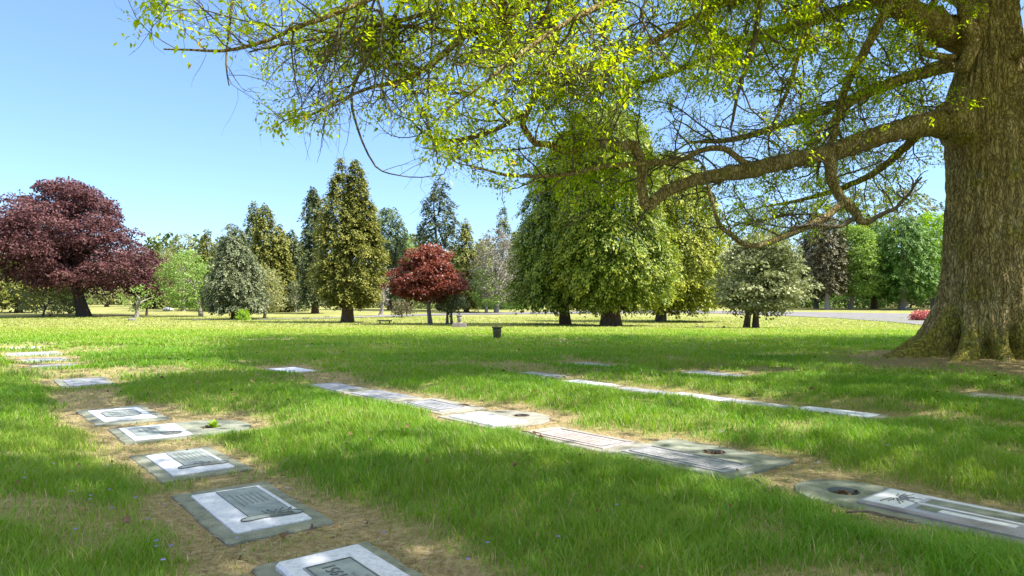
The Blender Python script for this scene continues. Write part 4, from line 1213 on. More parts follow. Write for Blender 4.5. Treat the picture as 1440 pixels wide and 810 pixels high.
# right part
tree('grey_holly', (1056, 464), [(331, 1064, 1078), (339, 1046, 1094), (350, 1030, 1112), (364, 1027, 1110), (380, 1013, 1127), (396, 1017, 1124), (412, 1008, 1133), (426, 1010, 1128), (438, 1020, 1120), (443, 1034, 1104)],
     'holly', 'bark_brown', 'rounded grey green small tree on a twin stem beside the road', style='lobed', n=34000, leaf=.17, trunk_px=11, stems=2, gap=.34, rough=.3, lobe=1.5, tuft=.75, droop=.3, per_lobe=230)
tree('back_conifer', (1092, 436), cone(318, 430, 1090, 34, pw=.6), 'fir', 'bark_dark', 'green conifer behind the rounded grey green tree', group=FAR, style='spray', n=12000, leaf=.38, trunk_px=6, D=135, tuft=1.35)
tree('brown_conifer', (1148, 434), cone(296, 418, 1146, 26, pw=.5), 'brown', 'bark_grey', 'brownish conifer with several grey stems across the road', group=FAR, style='spray', n=16000, leaf=.36, trunk_px=5, D=128, tuft=1.35)
tree('brown_conifer', (1163, 436.5), [(306, 1160, 1172), (330, 1142, 1186), (360, 1138, 1190), (390, 1140, 1190), (412, 1146, 1186)], 'brown', 'bark_pale', 'grey brown conifer with straight pale trunk at the road edge', group=FAR, style='spray', n=18000, leaf=.32, trunk_px=6, D=119, tuft=1.35)
tree('dogwood', (1196, 435), [(318, 1186, 1214), (335, 1178, 1226), (360, 1176, 1232), (385, 1178, 1236), (402, 1182, 1238), (414, 1188, 1234)], 'dogwood', 'bark_grey', 'pale tiered dogwood between the brown conifer and spreading cedar', group=FAR, n=24000, leaf=.30, trunk_px=6, gap=.36, D=120, lobe=1.6, tuft=1.35)
tree('spreading_cedar', (1229, 435), [(310, 1216, 1240), (330, 1206, 1252), (365, 1202, 1262), (400, 1206, 1262), (416, 1214, 1252)], 'green', 'bark_brown', 'dark green cedar behind the dogwood with brown trunk', group=FAR, style='spray', n=18000, leaf=.34, trunk_px=7, D=126, tuft=1.35)
tree('spreading_cedar', (1271, 435.5), [(306, 1264, 1286), (325, 1244, 1300), (350, 1234, 1310), (378, 1230, 1316), (400, 1232, 1318), (415, 1240, 1312), (421, 1256, 1296)], 'green', 'bark_pale', 'broad mid green cedar with flared pale trunk across the road', group=FAR, style='spray', n=32000, leaf=.32, trunk_px=10, D=119, lobe=1.5, tuft=1.35)
tree('bright_tree', (1312, 434), [(300, 1300, 1330), (325, 1290, 1345), (355, 1290, 1350), (390, 1296, 1350), (415, 1302, 1345)], 'bright', 'bark_grey', 'fresh lime green tree half hidden by the oak trunk', group=FAR, n=16000, leaf=.32, trunk_px=6, D=128, tuft=1.35)
tree('back_tree', (1240, 433), [(262, 1200, 1270), (285, 1150, 1310), (320, 1130, 1340), (360, 1130, 1345), (400, 1140, 1340)], 'fir', 'bark_dark', 'tall dark tree standing behind the dogwood and cedars', group=FAR, style='spray', n=24000, leaf=.45, trunk_px=8, D=145, tuft=1.35)
tree('back_tree', (1420, 434), [(250, 1410, 1440), (290, 1380, 1490), (340, 1370, 1510), (400, 1375, 1505), (425, 1390, 1490)], 'green', 'bark_dark', 'broad green tree behind right edge of the oak trunk', group=FAR, n=18000, leaf=.38, trunk_px=8, D=120, tuft=1.35)
tree('pink_shrub', (1297, 451), [(438, 1292, 1306), (441, 1286, 1314), (445, 1283, 1316), (449.5, 1284, 1312)], 'pink', 'bark_brown', 'low spreading pink red shrub at the roadside', cat='shrub', n=2600, leaf=.16, trunk_px=1.5, gap=.3, D=74)
tree('ball_shrub', (1318, 450), [(438, 1313, 1323), (441, 1310, 1326), (445, 1309, 1327), (449, 1311, 1325)], 'yellowgreen', 'bark_brown', 'clipped lime green ball shrub at the roadside', cat='shrub', n=2200, leaf=.13, trunk_px=1.5, gap=.2, rough=.08, D=74)
# dark understorey and far wood
for px, y0, x0, x1, yy, mt, D, lab in ((1100, 408, 1066, 1140, 434, 'wood_far', 140, 'dark undergrowth shrub behind the grey green tree'),
                                       (1190, 404, 1130, 1240, 434, 'green', 138, 'dark undergrowth shrub behind the dogwood trunk'),
                                       (1280, 402, 1232, 1345, 434, 'wood_far', 138, 'dark undergrowth shrub behind the flared cedar trunk'),
                                       (900, 412, 850, 1010, 434, 'wood_far', 150, 'dark undergrowth shrub behind the thuja trunks'),
                                       (690, 424, 656, 745, 436, 'green', 125, 'dark green low shrub behind the lilac grey tree'),
                                       (590, 424, 556, 640, 440, 'wood_far', 128, 'dark undergrowth shrub behind the red maple trunk')):
    tree('undergrowth_shrub', (px, yy), [(y0, px - 12, px + 12), (y0 + 5, x0 + 8, x1 - 8), (y0 + 12, x0, x1), (yy, x0, x1)], mt, 'bark_dark', lab, cat='shrub', n=4200, leaf=.35, trunk_px=3, D=D, gap=.25)
for px, top, half, D, mt, lab in ((60, 352, 40, 150, 'wood_far', 'far woodland tree behind the purple maple crown'), (150, 372, 34, 160, 'olive', 'far olive woodland tree behind purple maple lobe'),
                                  (235, 372, 26, 165, 'wood_far', 'far woodland tree between purple maple and birch'), (325, 356, 30, 160, 'fir', 'far conifer peeping over the grey green conifer'),
                                  (420, 350, 28, 160, 'fir', 'far tree closing the gap left of the slim spruce'), (520, 372, 30, 150, 'wood_far', 'far woodland tree behind the leafless pale tree'),
                                  (585, 362, 26, 150, 'olive', 'far olive tree behind left side of the red maple'), (640, 368, 28, 150, 'wood_far', 'far woodland tree behind right side of the red maple'),
                                  (735, 350, 30, 150, 'fir', 'far conifer behind left flank of the dark thuja'), (1035, 330, 32, 155, 'wood_far', 'far woodland tree beside the golden thuja'),
                                  (1085, 300, 40, 160, 'fir', 'far tall conifer above the grey green tree')):
    tree('woodland_tree', (px, 434), [(top, px - half * .2, px + half * .2), (top + 14, px - half * .6, px + half * .6), (top + 34, px - half, px + half), (426, px - half, px + half)], mt, 'bark_dark', lab, group='far woodland trees', n=4600, leaf=.40, trunk_px=5, D=D, gap=.30)

def woods():
    C, T, n = [], [], 0
    for k in range(150):
        px = -300 + 2100 * (k + RNG.random()) / 150
        D = RNG.uniform(172, 215); b = P(px, 430, D); q = D / F
        hgt = (430 - (RNG.uniform(340, 388) if px < 700 else RNG.uniform(352, 396))) * q + 2; wd = RNG.uniform(14, 26) * q
        m = 620
        o = rand_unit(m) * (RNG.random((m, 1)) ** .33)
        c = np.array([b.x, D, float(base_z(D)) + hgt * .5]) + o * np.array([wd, wd, hgt * .55])
        C.append(c); T.append(np.clip(RNG.normal(.3 + .4 * RNG.random(), .2, m), 0, 1))
    C = np.concatenate(C); T = np.concatenate(T); n = len(C)
    me = leaves_mesh('woods', C, rand_unit(n), rand_unit(n) + np.array([0, -.4, .5]), RNG.uniform(.7, 1.5, n), RNG.uniform(.5, 1.0, n), T)
    tag(link('woods', me, M['wood_far']), 'far mixed woodland closing the view behind the lawn', 'woods', kind='stuff')


woods()

# ------------------------------------------------------------------ the oak
oak = empty('oak_tree', (TR.x, TR.y, 0))
tag(oak, 'massive old oak with mossy flared trunk and long low limbs', 'tree')
O = np.array([TR.x, TR.y, 0])


def oak_trunk():
    nt_, nz_ = 220, 260
    zz = np.concatenate([np.linspace(-.3, 1.2, 130), np.linspace(1.22, 9.5, nz_ - 130)])
    th = np.arange(nt_) * 2 * math.pi / nt_
    zc = np.array([-.3, 0, .15, .35, .6, 1.0, 1.6, 2.4, 3.2, 3.8, 4.3, 5.0, 6.0, 7.5, 9.5])
    rc = np.array([1.0, .94, .87, .79, .72, .615, .565, .55, .55, .585, .565, .44, .38, .34, .28])
    r0 = np.interp(zz, zc, rc)
    T, Zg = np.meshgrid(th, zz)
    r = np.repeat(r0[:, None], nt_, 1)
    roots = [(184, 1.35, 10, .30), (222, .95, 9, .30), (254, .60, 8, .28), (284, 1.0, 10, .30), (322, 1.1, 12, .32), (5, .8, 15, .36), (50, .8, 15, .36), (95, .7, 14, .36), (140, .8, 14, .36)]
    for a, amp, wd, h in roots:
        da = np.abs((T - R(a) + math.pi) % (2 * math.pi) - math.pi)
        hh = np.clip(Zg, 0, None)
        prof = np.exp(-hh / h)
        r = r + amp * prof * np.exp(-(da / R(wd)) ** 2 * (1 - .45 * prof)) 
    hollows = [(204, .30, 8, .34, .30), (268, .26, 6, .32, .24), (303, .24, 7, .30, .22), (239, .18, 6, .27, .2)]
    for a, amp, wd, h0, hs in hollows:
        da = np.abs((T - R(a) + math.pi) % (2 * math.pi) - math.pi)
        r = r - amp * np.exp(-(da / R(wd)) ** 2) * np.exp(-((Zg - h0) / hs) ** 2)
    # broad muscles and bark ridges
    cx, sx = np.cos(T), np.sin(T)
    r = r + .10 * (fbm(cx * 1.6 + 4, sx * 1.6, Zg * .35, seed=3) - .5) * 1.6
    tw = T + .05 * Zg
    ridge = np.abs(fbm(np.cos(tw) * 11 + 20, np.sin(tw) * 11, Zg * 1.3, seed=9, o=3) - .5)
    r = r + (.05 - np.minimum(ridge * .28, .05)) * -1 + .03
    moss = sstep(1.1, .2, Zg) if False else (1 - sstep(.15, 1.0, Zg))
    r = r + moss * .10 * (fbm(cx * 6, sx * 6, Zg * 6, seed=77, o=3) - .45)
    # burls where the limbs leave
    for a, zb, amp, wd, hs in ((188, 4.05, .16, 26, .45), (300, 4.2, .22, 30, .5), (345, 4.3, .25, 30, .6), (250, 5.0, .12, 20, .4), (205, 5.6, .16, 24, .35), (196, 2.85, .05, 5, .08), (240, 3.6, .05, 10, .5)):
        da = np.abs((T - R(a) + math.pi) % (2 * math.pi) - math.pi)
        r = r + amp * np.exp(-(da / R(wd)) ** 2) * np.exp(-((Zg - zb) / hs) ** 2)
    x = r * np.cos(T); y = r * np.sin(T)
    # the tree stands nearly straight, the butt leaning a touch
    x = x + .03 * Zg - .02
    V = np.stack([x, y, Zg], -1).reshape(-1, 3)
    i = np.arange(nz_ - 1)[:, None]; j = np.arange(nt_)[None, :]; j2 = (j + 1) % nt_
    q = np.stack([i * nt_ + j, i * nt_ + j2, (i + 1) * nt_ + j2, (i + 1) * nt_ + j], -1).reshape(-1)
    link('trunk', mesh_np('trunk', V, q, np.full((nz_ - 1) * nt_, 4)), M['oak_bark'], oak, smooth=True)


oak_trunk()

# traced limbs: (px, py, depth, radius_px)
def limb(pts):
    out, rad = [], []
    for a in pts:
        px, py, D, r = a
        D = D - float(np.clip((D - 8.5) / 4, 0, 1))
        p = P(px, py, D)
        out.append(p); rad.append(r * (.9 if r > 4 else 1) * D / F)
    return np.array(out), np.array(rad)


LIMBS = [
    # A: the long low limb with its knee
    [(1385, 196, 12.6, 36), (1350, 180, 12.5, 31), (1318, 174, 12.4, 21), (1290, 177, 12.3, 17), (1240, 190, 12.0, 15.5), (1180, 211, 11.7, 14), (1110, 226, 11.3, 12), (1050, 241, 11.0, 11.5), (990, 250, 10.7, 10.5), (960, 259, 10.5, 9), (930, 274, 10.4, 8.5), (915, 287, 10.35, 9), (906, 285, 10.3, 8.5), (902, 262, 10.25, 8), (903, 232, 10.2, 8), (897, 212, 10.1, 8.5), (884, 203, 10.0, 8), (868, 208, 9.95, 7.5), (850, 200, 9.9, 7), (832, 204, 9.8, 6.5), (812, 210, 9.75, 6.5), (790, 211, 9.7, 6), (772, 203, 9.6, 5.8), (752, 201, 9.5, 5.4), (742, 188, 9.5, 5), (735, 174, 9.4, 5), (742, 155, 9.3, 4.6), (751, 138, 9.2, 4.2), (772, 122, 9.1, 3.6), (800, 103, 9.0, 2.6), (832, 96, 8.9, 2.2), (866, 80, 8.8, 1.8), (900, 50, 8.6, 1.5), (925, 10, 8.5, 1.2)],
    [(738, 158, 9.35, 4), (715, 172, 9.2, 3.8), (690, 185, 9.1, 3.6), (660, 194, 9.0, 3.4), (630, 198, 8.9, 3.0), (604, 192, 8.8, 2.2), (588, 180, 8.7, 1.5)],
    [(1068, 236, 11.1, 6.5), (1044, 228, 11.0, 5), (1028, 214, 10.9, 5), (1008, 208, 10.8, 4.8), (985, 212, 10.6, 4.4), (955, 226, 10.4, 4.2), (920, 229, 10.2, 4), (880, 231, 10.0, 3.8), (840, 236, 9.8, 3.2), (800, 245, 9.6, 2.8), (750, 248, 9.4, 2.5), (710, 246, 9.2, 2.2), (680, 238, 9.0, 1.6), (655, 232, 8.9, 1.1)],
    [(1175, 216, 11.65, 10), (1168, 235, 11.5, 9), (1170, 252, 11.4, 8), (1180, 275, 11.3, 7.6), (1190, 286, 11.2, 7.6), (1203, 298, 11.2, 6.8), (1208, 310, 11.1, 6.0), (1222, 313, 11.1, 5.0)],
    [(1188, 282, 11.25, 6), (1172, 298, 11.1, 5.8), (1150, 312, 11.0, 5.4), (1120, 325, 10.8, 5.2), (1090, 338, 10.7, 4.8), (1062, 346, 10.5, 4.4), (1042, 341, 10.4, 4), (1026, 328, 10.3, 3.6), (1012, 318, 10.2, 3.2), (1006, 300, 10.2, 2.8), (1000, 280, 10.1, 2.6), (996, 262, 10.1, 2.4)],
    [(1205, 305, 11.15, 3), (1180, 318, 11.0, 2.6), (1140, 316, 10.8, 2.0), (1110, 320, 10.7, 1.4), (1080, 316, 10.6, 1)],
    # A4: branch hanging from above onto the long limb
    [(1262, -30, 11.2, 8), (1248, 10, 11.3, 7.5), (1232, 40, 11.4, 7), (1212, 78, 11.5, 6.6), (1196, 108, 11.55, 6.2), (1184, 140, 11.6, 6), (1176, 175, 11.65, 5.5), (1165, 208, 11.7, 5)],
    # B: stout limb going up left from the trunk
    [(1390, 70, 12.6, 30), (1355, 52, 12.4, 26), (1320, 38, 12.1, 23), (1280, 18, 11.8, 21), (1240, -8, 11.5, 19), (1180, -50, 11.0, 16), (1080, -90, 10.2, 13), (960, -110, 9.6, 11), (860, -80, 9.0, 10), (780, -22, 8.6, 9), (742, 4, 8.4, 8), (700, 30, 8.25, 7.2), (668, 44, 8.1, 6.6), (648, 52, 8.0, 5.8), (630, 70, 7.95, 4.8), (605, 92, 7.85, 4), (580, 106, 7.8, 3.5), (556, 116, 7.7, 3), (530, 121, 7.6, 2.6), (500, 131, 7.5, 2.2), (470, 145, 7.4, 1.8), (436, 162, 7.3, 1.5), (405, 172, 7.2, 1.1)],
    [(651, 46, 8.0, 4), (640, 28, 7.9, 3.8), (622, 16, 7.8, 3.8), (600, 18, 7.7, 3.4), (570, 27, 7.6, 3.2), (540, 32, 7.5, 3), (500, 41, 7.4, 2.8), (460, 52, 7.3, 2.4), (420, 58, 7.2, 2), (380, 66, 7.1, 1.6), (350, 73, 7.0, 1.2)],
    [(648, 48, 8.0, 3.8), (620, 42, 7.9, 3.4), (590, 38, 7.8, 3.2), (560, 37, 7.7, 3), (520, 36, 7.6, 2.6), (480, 46, 7.5, 2), (440, 42, 7.4, 1.5)],
    [(900, -140, 8.8, 9), (760, -90, 8.0, 8), (640, -50, 7.3, 6.5), (560, -18, 6.9, 5), (505, 5, 6.7, 4.2), (470, 20, 6.6, 3.6), (430, 34, 6.5, 3.2), (380, 55, 6.4, 2.8), (345, 66, 6.35, 2.4), (310, 72, 6.3, 2), (270, 70, 6.25, 1.6), (230, 69, 6.2, 1.1)],
    [(590, -40, 7.6, 3), (560, 12, 7.5, 2.6), (532, 58, 7.4, 2.4), (506, 100, 7.3, 2.2), (494, 135, 7.25, 2.0), (500, 170, 7.2, 1.7), (510, 200, 7.15, 1.5), (528, 234, 7.1, 1.3), (548, 244, 7.05, 1), (575, 249, 7.0, .7)],
    [(330, -30, 6.8, 2.2), (326, 10, 6.75, 2), (321, 50, 6.7, 1.7), (318, 90, 6.65, 1.3), (322, 120, 6.6, .9)],
    # hanging dead stub and small crooked limb on the trunk
    [(1352, -20, 12.0, 8), (1356, 20, 11.9, 8.5), (1361, 48, 11.85, 9), (1366, 66, 11.8, 10.5), (1360, 82, 11.8, 11), (1354, 98, 11.8, 9)],
    [(1345, 82, 12.0, 6), (1322, 79, 11.9, 5.5), (1300, 76, 11.8, 5.5), (1295, 66, 11.8, 5), (1300, 40, 11.8, 5), (1312, 5, 11.7, 5), (1318, -30, 11.6, 5)],
    [(1340, 92, 12.2, 5), (1312, 96, 12.1, 4.6), (1296, 105, 12.0, 4.4), (1262, 112, 11.8, 4), (1230, 130, 11.6, 3.6), (1198, 145, 11.4, 3), (1180, 158, 11.3, 2.2), (1150, 190, 11.1, 1.5)],
    # right hand limbs, mostly out of the frame
    [(1400, 185, 12.4, 34), (1432, 158, 12.1, 30), (1480, 120, 11.7, 26), (1560, 60, 11.2, 22), (1680, -20, 10.6, 17), (1820, -80, 10, 12), (2000, -120, 9.4, 7)],
    [(1395, 88, 12.3, 12), (1420, 74, 12.0, 11), (1450, 68, 11.8, 10), (1520, 50, 11.4, 9), (1640, 40, 11, 7), (1780, 60, 10.6, 4)],
    # limbs behind and above
    [(1385, 20, 12.8, 16), (1310, -20, 13.6, 13), (1210, 8, 14.6, 10), (1120, 36, 15.4, 8), (1040, 62, 16.0, 6), (960, 96, 16.6, 4.5), (890, 120, 17.2, 3), (830, 128, 17.6, 1.5)],
    [(1370, 90, 12.9, 14), (1320, 96, 13.6, 11), (1250, 118, 14.4, 8.5), (1170, 150, 15.2, 7), (1100, 176, 15.9, 5.5), (1030, 196, 16.4, 4), (970, 200, 16.8, 2)],
    [(1370, 150, 13, 12), (1330, 150, 13.8, 9), (1290, 190, 14.6, 7), (1240, 236, 15.4, 5.5), (1190, 262, 16.0, 4), (1130, 280, 16.4, 2.4), (1080, 290, 16.7, 1.2)],
    [(1385, -60, 12.6, 18), (1290, -90, 11.2, 14), (1180, -60, 10.2, 11), (1080, -20, 9.5, 8.5), (1000, 14, 9.0, 6.5), (930, 52, 8.7, 5), (870, 84, 8.4, 3.6), (810, 100, 8.2, 2.4), (760, 104, 8.0, 1.4)],
    [(1390, -160, 12.3, 18), (1240, -190, 10.4, 14), (1100, -120, 9.2, 10), (980, -60, 8.4, 8), (880, -10, 7.8, 6), (800, 30, 7.4, 4.5), (740, 70, 7.1, 3.2), (690, 110, 6.9, 2.2), (650, 140, 6.8, 1.2)],
    [(1120, -140, 9.3, 6), (1090, -60, 9.2, 5), (1070, 0, 9.2, 4.2), (1060, 60, 9.3, 3.6), (1040, 120, 9.3, 2.8), (1030, 170, 9.4, 2)],
    [(1180, -80, 10.2, 6), (1150, 0, 10.2, 5), (1128, 60, 10.2, 4.2), (1110, 120, 10.2, 3.2), (1090, 170, 10.3, 2.2)],
    [(700, -50, 7.6, 4), (672, -10, 7.5, 3.6), (664, 30, 7.5, 3.2), (648, 60, 7.5, 2.8), (636, 96, 7.4, 2)],
    [(770, -22, 8.5, 4), (774, 0, 8.5, 3.6), (760, 36, 8.5, 3.2), (740, 62, 8.5, 2.6), (732, 90, 8.5, 1.8)],
]

LEAF_LOW = np.array([(120, -200), (160, -20), (168, 35), (185, 70), (210, 84), (262, 92), (300, 108), (352, 105), (364, 150), (372, 196), (420, 186), (470, 184), (490, 176), (520, 196), (560, 204), (600, 226), (640, 250), (680, 276), (720, 292), (760, 296), (830, 318), (890, 330), (930, 312), (1000, 330), (1050, 342), (1120, 348), (1220, 346), (1300, 336), (1340, 330), (1440, 340), (1600, 360), (3000, 600)], float)
SUN_EL, SUN_AZ = R(52), R(-12)          # azimuth measured from +X
SUN = np.array([math.cos(SUN_EL) * math.cos(SUN_AZ), math.cos(SUN_EL) * math.sin(SUN_AZ), math.sin(SUN_EL)])

LIT = [(470, 582, 120, 34, 1), (610, 575, 90, 28, 1), (400, 548, 90, 16, .9), (660, 604, 70, 24, .8), (800, 604, 120, 22, 1), (930, 606, 110, 36, 1), (1120, 615, 130, 26, .9),
       (1200, 562, 55, 10, .8), (1000, 695, 55, 18, .8), (60, 562, 70, 12, .8), (230, 603, 60, 9, .9), (1330, 590, 80, 14, .8), (1410, 505, 60, 26, .9), (1090, 508, 70, 6, .7), (620, 520, 60, 8, .5),
       (820, 546, 110, 10, .8), (1320, 545, 60, 12, .5), (700, 640, 60, 14, .5), (960, 552, 80, 10, .6), (1250, 625, 60, 14, .6), (330, 640, 60, 10, .4), (540, 500, 60, 6, .5)]


def shade_keep(p):
    """how much crown hangs over the spot each point shades"""
    g = p - SUN[None, :] * ((p[:, 2]) / SUN[2])[:, None]
    g[:, 2] = 0
    px, py, d = project(g)
    vis = (d > 1.5) & (px > -150) & (px < 1600) & (py < 830)
    s = sstep(462, 482, py) * (1 - (1 - sstep(250, 380, px)) * (1 - sstep(512, 545, py)))
    for cx, cy, rx, ry, st in LIT:
        s = s * (1 - st * np.exp(-(((px - cx) / rx) ** 2 + ((py - cy) / ry) ** 2) * 1.1))
    return np.where(vis, s, .8), vis


def leaf_allowed(p):
    px, py, d = project(p)
    inframe = (d > .5) & (px > -60) & (px < 1500) & (py > -40) & (py < 700)
    low = np.interp(px, LEAF_LOW[:, 0], LEAF_LOW[:, 1])
    ok = py < low
    g = fbm(p[:, 0] * .75 + 3, p[:, 1] * .75, p[:, 2] * .9, seed=91, o=3)
    dens = sstep(.28, .48, g)
    gapz = np.exp(-(((px - 420) / 80) ** 2 + ((py - 125) / 26) ** 2) * 1.0) + .8 * np.exp(-(((px - 560) / 50) ** 2 + ((py - 160) / 60) ** 2)) + .6 * np.exp(-(((px - 900) / 60) ** 2 + ((py - 40) / 30) ** 2)) \
        + .8 * np.exp(-(((px - 1285) / 40) ** 2 + ((py - 95) / 22) ** 2)) + .55 * np.exp(-(((px - 1000) / 60) ** 2 + ((py - 200) / 40) ** 2)) + .5 * np.exp(-(((px - 610) / 50) ** 2 + ((py - 60) / 30) ** 2))
    clear = np.exp(-((py - np.interp(px, [880, 1000, 1180, 1330], [275, 250, 215, 180])) / 20) ** 2) * ((px > 900) & (px < 1340))
    dens = dens * np.clip(1 - gapz, .04, 1) * (1 - .8 * clear * (p[:, 1] < 12))
    # the loose outer edge
    edge = sstep(0, 45, low - py)
    dens = dens * (.45 + .55 * edge)
    fr = (px > 870) & (px < 1345) & (py > 140) & (p[:, 1] < 11.6) & (p[:, 1] < 9.9 + (px - 870) * .0052)
    dens = dens * np.where(fr, .22, 1)
    fr2 = (px > 640) & (px <= 870) & (py > 90) & (p[:, 1] < 9.3)
    dens = dens * np.where(fr2, .6, 1)
    return inframe, ok, dens * .92


LC, LD, LT, LS = [], [], [], []          # leaf cluster anchors


def wander(p0, d0, L, steps, wig, gravity=0.0):
    pts = [np.array(p0)]; d = np.array(d0) / np.linalg.norm(d0)
    for s in range(steps):
        d = d + RNG.normal(0, wig, 3) + np.array([0, 0, gravity]); d /= np.linalg.norm(d)
        pts.append(pts[-1] + d * L / steps)
    return np.array(pts), d


BIAS = np.zeros(3)


def perp_dir(t, spread):
    r = RNG.normal(size=3); r[2] *= .75
    r = r + BIAS
    r = r - t * np.dot(r, t); r /= max(np.linalg.norm(r), 1e-6)
    d = t * RNG.uniform(.25, .9) + r * spread
    return d / np.linalg.norm(d)


def visible_ok(p):
    f, ok, dens = leaf_allowed(np.array([p]))
    return (not f[0]) or (ok[0])


def twig_out(tb, p0, d0, L, r, depth):
    pts, dl = wander(p0, d0, L, 5 if depth == 2 else 7, .26, -.03)
    if depth == 1 and not visible_ok(pts[-1]):
        return
    rr = np.linspace(r, r * .35, len(pts))
    tb.add(pts, rr, 4 if depth == 2 else 5, cap=False)
    if depth == 1:
        m = int(L / .095)
        for k in range(m):
            f = RNG.uniform(.2, 1.0); i = min(int(f * (len(pts) - 1)), len(pts) - 2)
            t = pts[i + 1] - pts[i]; t /= np.linalg.norm(t)
            q0 = pts[i] + (pts[i + 1] - pts[i]) * RNG.random()
            twig_out(tb, q0, perp_dir(t, 1.0), RNG.uniform(.22, .62), r * .42, 2)
        LC.append(pts[-1]); LD.append(dl)
    else:
        for i in range(2, len(pts)):
            LC.append(pts[i]); LD.append(pts[i] - pts[i - 1])


def grow(tb, pts, rad, start, every, lmin, lmax):
    s = np.concatenate(([0], np.cumsum(np.linalg.norm(np.diff(pts, axis=0), axis=1))))
    Ltot = s[-1]; x = start * Ltot
    while x < Ltot:
        i = min(np.searchsorted(s, x), len(pts) - 2)
        t = pts[i + 1] - pts[i]; t /= max(np.linalg.norm(t), 1e-6)
        f = x / Ltot
        L = RNG.uniform(lmin, lmax) * (1 - .35 * f)
        twig_out(tb, pts[i], perp_dir(t, .95), L, min(rad[i] * .5, .012 + .006 * RNG.random()), 1)
        x += every * RNG.uniform(.5, 1.5)
    twig_out(tb, pts[-1], pts[-1] - pts[-2], RNG.uniform(.6, 1.0), max(rad[-1] * .8, .006), 1)


STARTS = {0: .22, 6: .3, 7: .12, 13: 2, 14: .4, 16: .1, 17: .2}
for k, L in enumerate(LIMBS):
    pts, rad = limb(L)
    pp, rr = smooth_path(pts, rad, .10)
    # knotty surface
    kn = fbm(pp[:, 0] * 2.3, pp[:, 1] * 2.3, pp[:, 2] * 2.3 + k, seed=13)
    rr = rr * (.84 + .34 * kn)
    pp = pp + RNG.normal(0, .10, pp.shape) * rr[:, None]
    tb = Tubes()
    tb.add(pp - O, rr, 14 if rr[0] > .06 else 9)
    link('branch', tb.mesh('branch'), M['oak_bark'] if rr[0] > .05 else M['oak_twig'], oak, smooth=True)
    tw = Tubes()
    # the side of the low limbs away from the lawn carries most of the shoots
    BIAS = np.array([0, 1.3, .35]) if k in (0, 1, 2, 3, 4, 7, 8, 9) else np.array([0, .2, 0])
    st = STARTS.get(k, .12)
    if st < 1:
        grow(tw, pp, rr, st, .10 if k in (8, 9, 10, 11, 12) else (.14 if k not in (0, 3, 4) else .19), .6, 1.9)
        for i in range(len(tw.V)): tw.V[i] = tw.V[i] - O
        if tw.V: link('twigs', tw.mesh('twigs'), M['oak_twig'], oak)

# high limbs of the crown
SC = []                                   # anchors of the high crown
hi_n = 0
for k in range(22):
    az = 2 * math.pi * k / 22 * 1.0 + RNG.normal(0, .12)
    z0 = RNG.uniform(6.0, 9.4)
    p = np.array([TR.x + .2, TR.y, z0])
    L = RNG.uniform(8.5, 13.0)
    d = np.array([math.cos(az), math.sin(az), RNG.uniform(.15, .9)])
    pts, _ = wander(p, d, L, 12, .13, -.03)
    pts[:, 2] = np.maximum(pts[:, 2], 5.2)
    px, py, dd = project(pts)
    # keep the high limbs above the picture's top edge
    lift = np.where((dd > .5) & (px > -100) & (px < 1540) & (py > -60), (py + 60) * dd / F, 0)
    pts[:, 2] += lift
    rad = np.linspace(.24, .03, len(pts))
    pp, rr = smooth_path(pts, rad, .35)
    tb = Tubes(); tb.add(pp - O, rr, 9)
    for i in range(10, len(pp), 2):
        t = pp[min(i + 1, len(pp) - 1)] - pp[i - 1]; t /= np.linalg.norm(t)
        q, _ = wander(pp[i], perp_dir(t, .9), RNG.uniform(1.5, 3.4), 7, .25, .02)
        tb.add(q - O, np.linspace(min(rr[i] * .5, .04), .008, len(q)), 5, cap=False)
    link('branch', tb.mesh('branch'), M['oak_bark'], oak, smooth=True)


def high_crown():
    n = 170000
    # lens-shaped crown volume
    th = RNG.random(n) * 6.283; rr = 13.2 * np.sqrt(RNG.random(n))
    edge = fbm(np.cos(th) * 2 + 3, np.sin(th) * 2, seed=61)
    rr = rr * (.78 + .44 * edge)
    zt = 6.0 + 9.5 * np.sqrt(np.clip(1 - (rr / 14) ** 2, 0, 1))
    zb = 4.6 + 2.2 * np.clip(1 - rr / 13, 0, 1) 
    z = zb + (zt - zb) * RNG.random(n) ** 1.15
    p = np.stack([TR.x + rr * np.cos(th), TR.y + rr * np.sin(th), z], 1)
    g = fbm(p[:, 0] * .42, p[:, 1] * .42, p[:, 2] * .42, seed=71, o=3)
    px, py, d = project(p)
    outside = ~((d > .3) & (px > -70) & (px < 1510) & (py > -30) & (py < 900)) 
    near_cam = np.linalg.norm(p - np.array([0, 0, CAMZ]), axis=1) < 2.6
    s, vis = shade_keep(p)
    keep = outside & ~near_cam & (g > .37) & (RNG.random(n) < .86 * np.clip(s, 0, 1) ** 1.3)
    # the crown is open over the low limbs, so the sun reaches their leaves
    over = np.zeros(n, bool)
    for h in (2.6, 3.2, 3.8, 4.5, 5.2, 6.0, 7.0, 8.0):
        q_ = p - SUN[None, :] * ((p[:, 2] - h) / SUN[2])[:, None]
        a_, b_, d_ = project(q_)
        lw = np.interp(a_, LEAF_LOW[:, 0], LEAF_LOW[:, 1])
        over |= (p[:, 2] > h) & (d_ > 4) & (a_ > 140) & (a_ < 1420) & (b_ > -30) & (b_ < lw) & (d_ < 13.0)
    g0 = p - SUN[None, :] * (p[:, 2] / SUN[2])[:, None]; g0[:, 2] = -.15
    _, gy, _ = project(g0)
    keep &= (~over) | (RNG.random(n) < np.where((gy > 474) & (gy < 532), .85, .16))
    # a gap on the sunny side lights the foot of the trunk
    for tz in (.1, .7, 1.3):
        T_ = np.array([TR.x + .75, TR.y - .9, tz])
        v_ = p - T_; along = v_ @ SUN
        keep &= ~(np.linalg.norm(v_ - along[:, None] * SUN, axis=1) < .85)
    return p[keep]


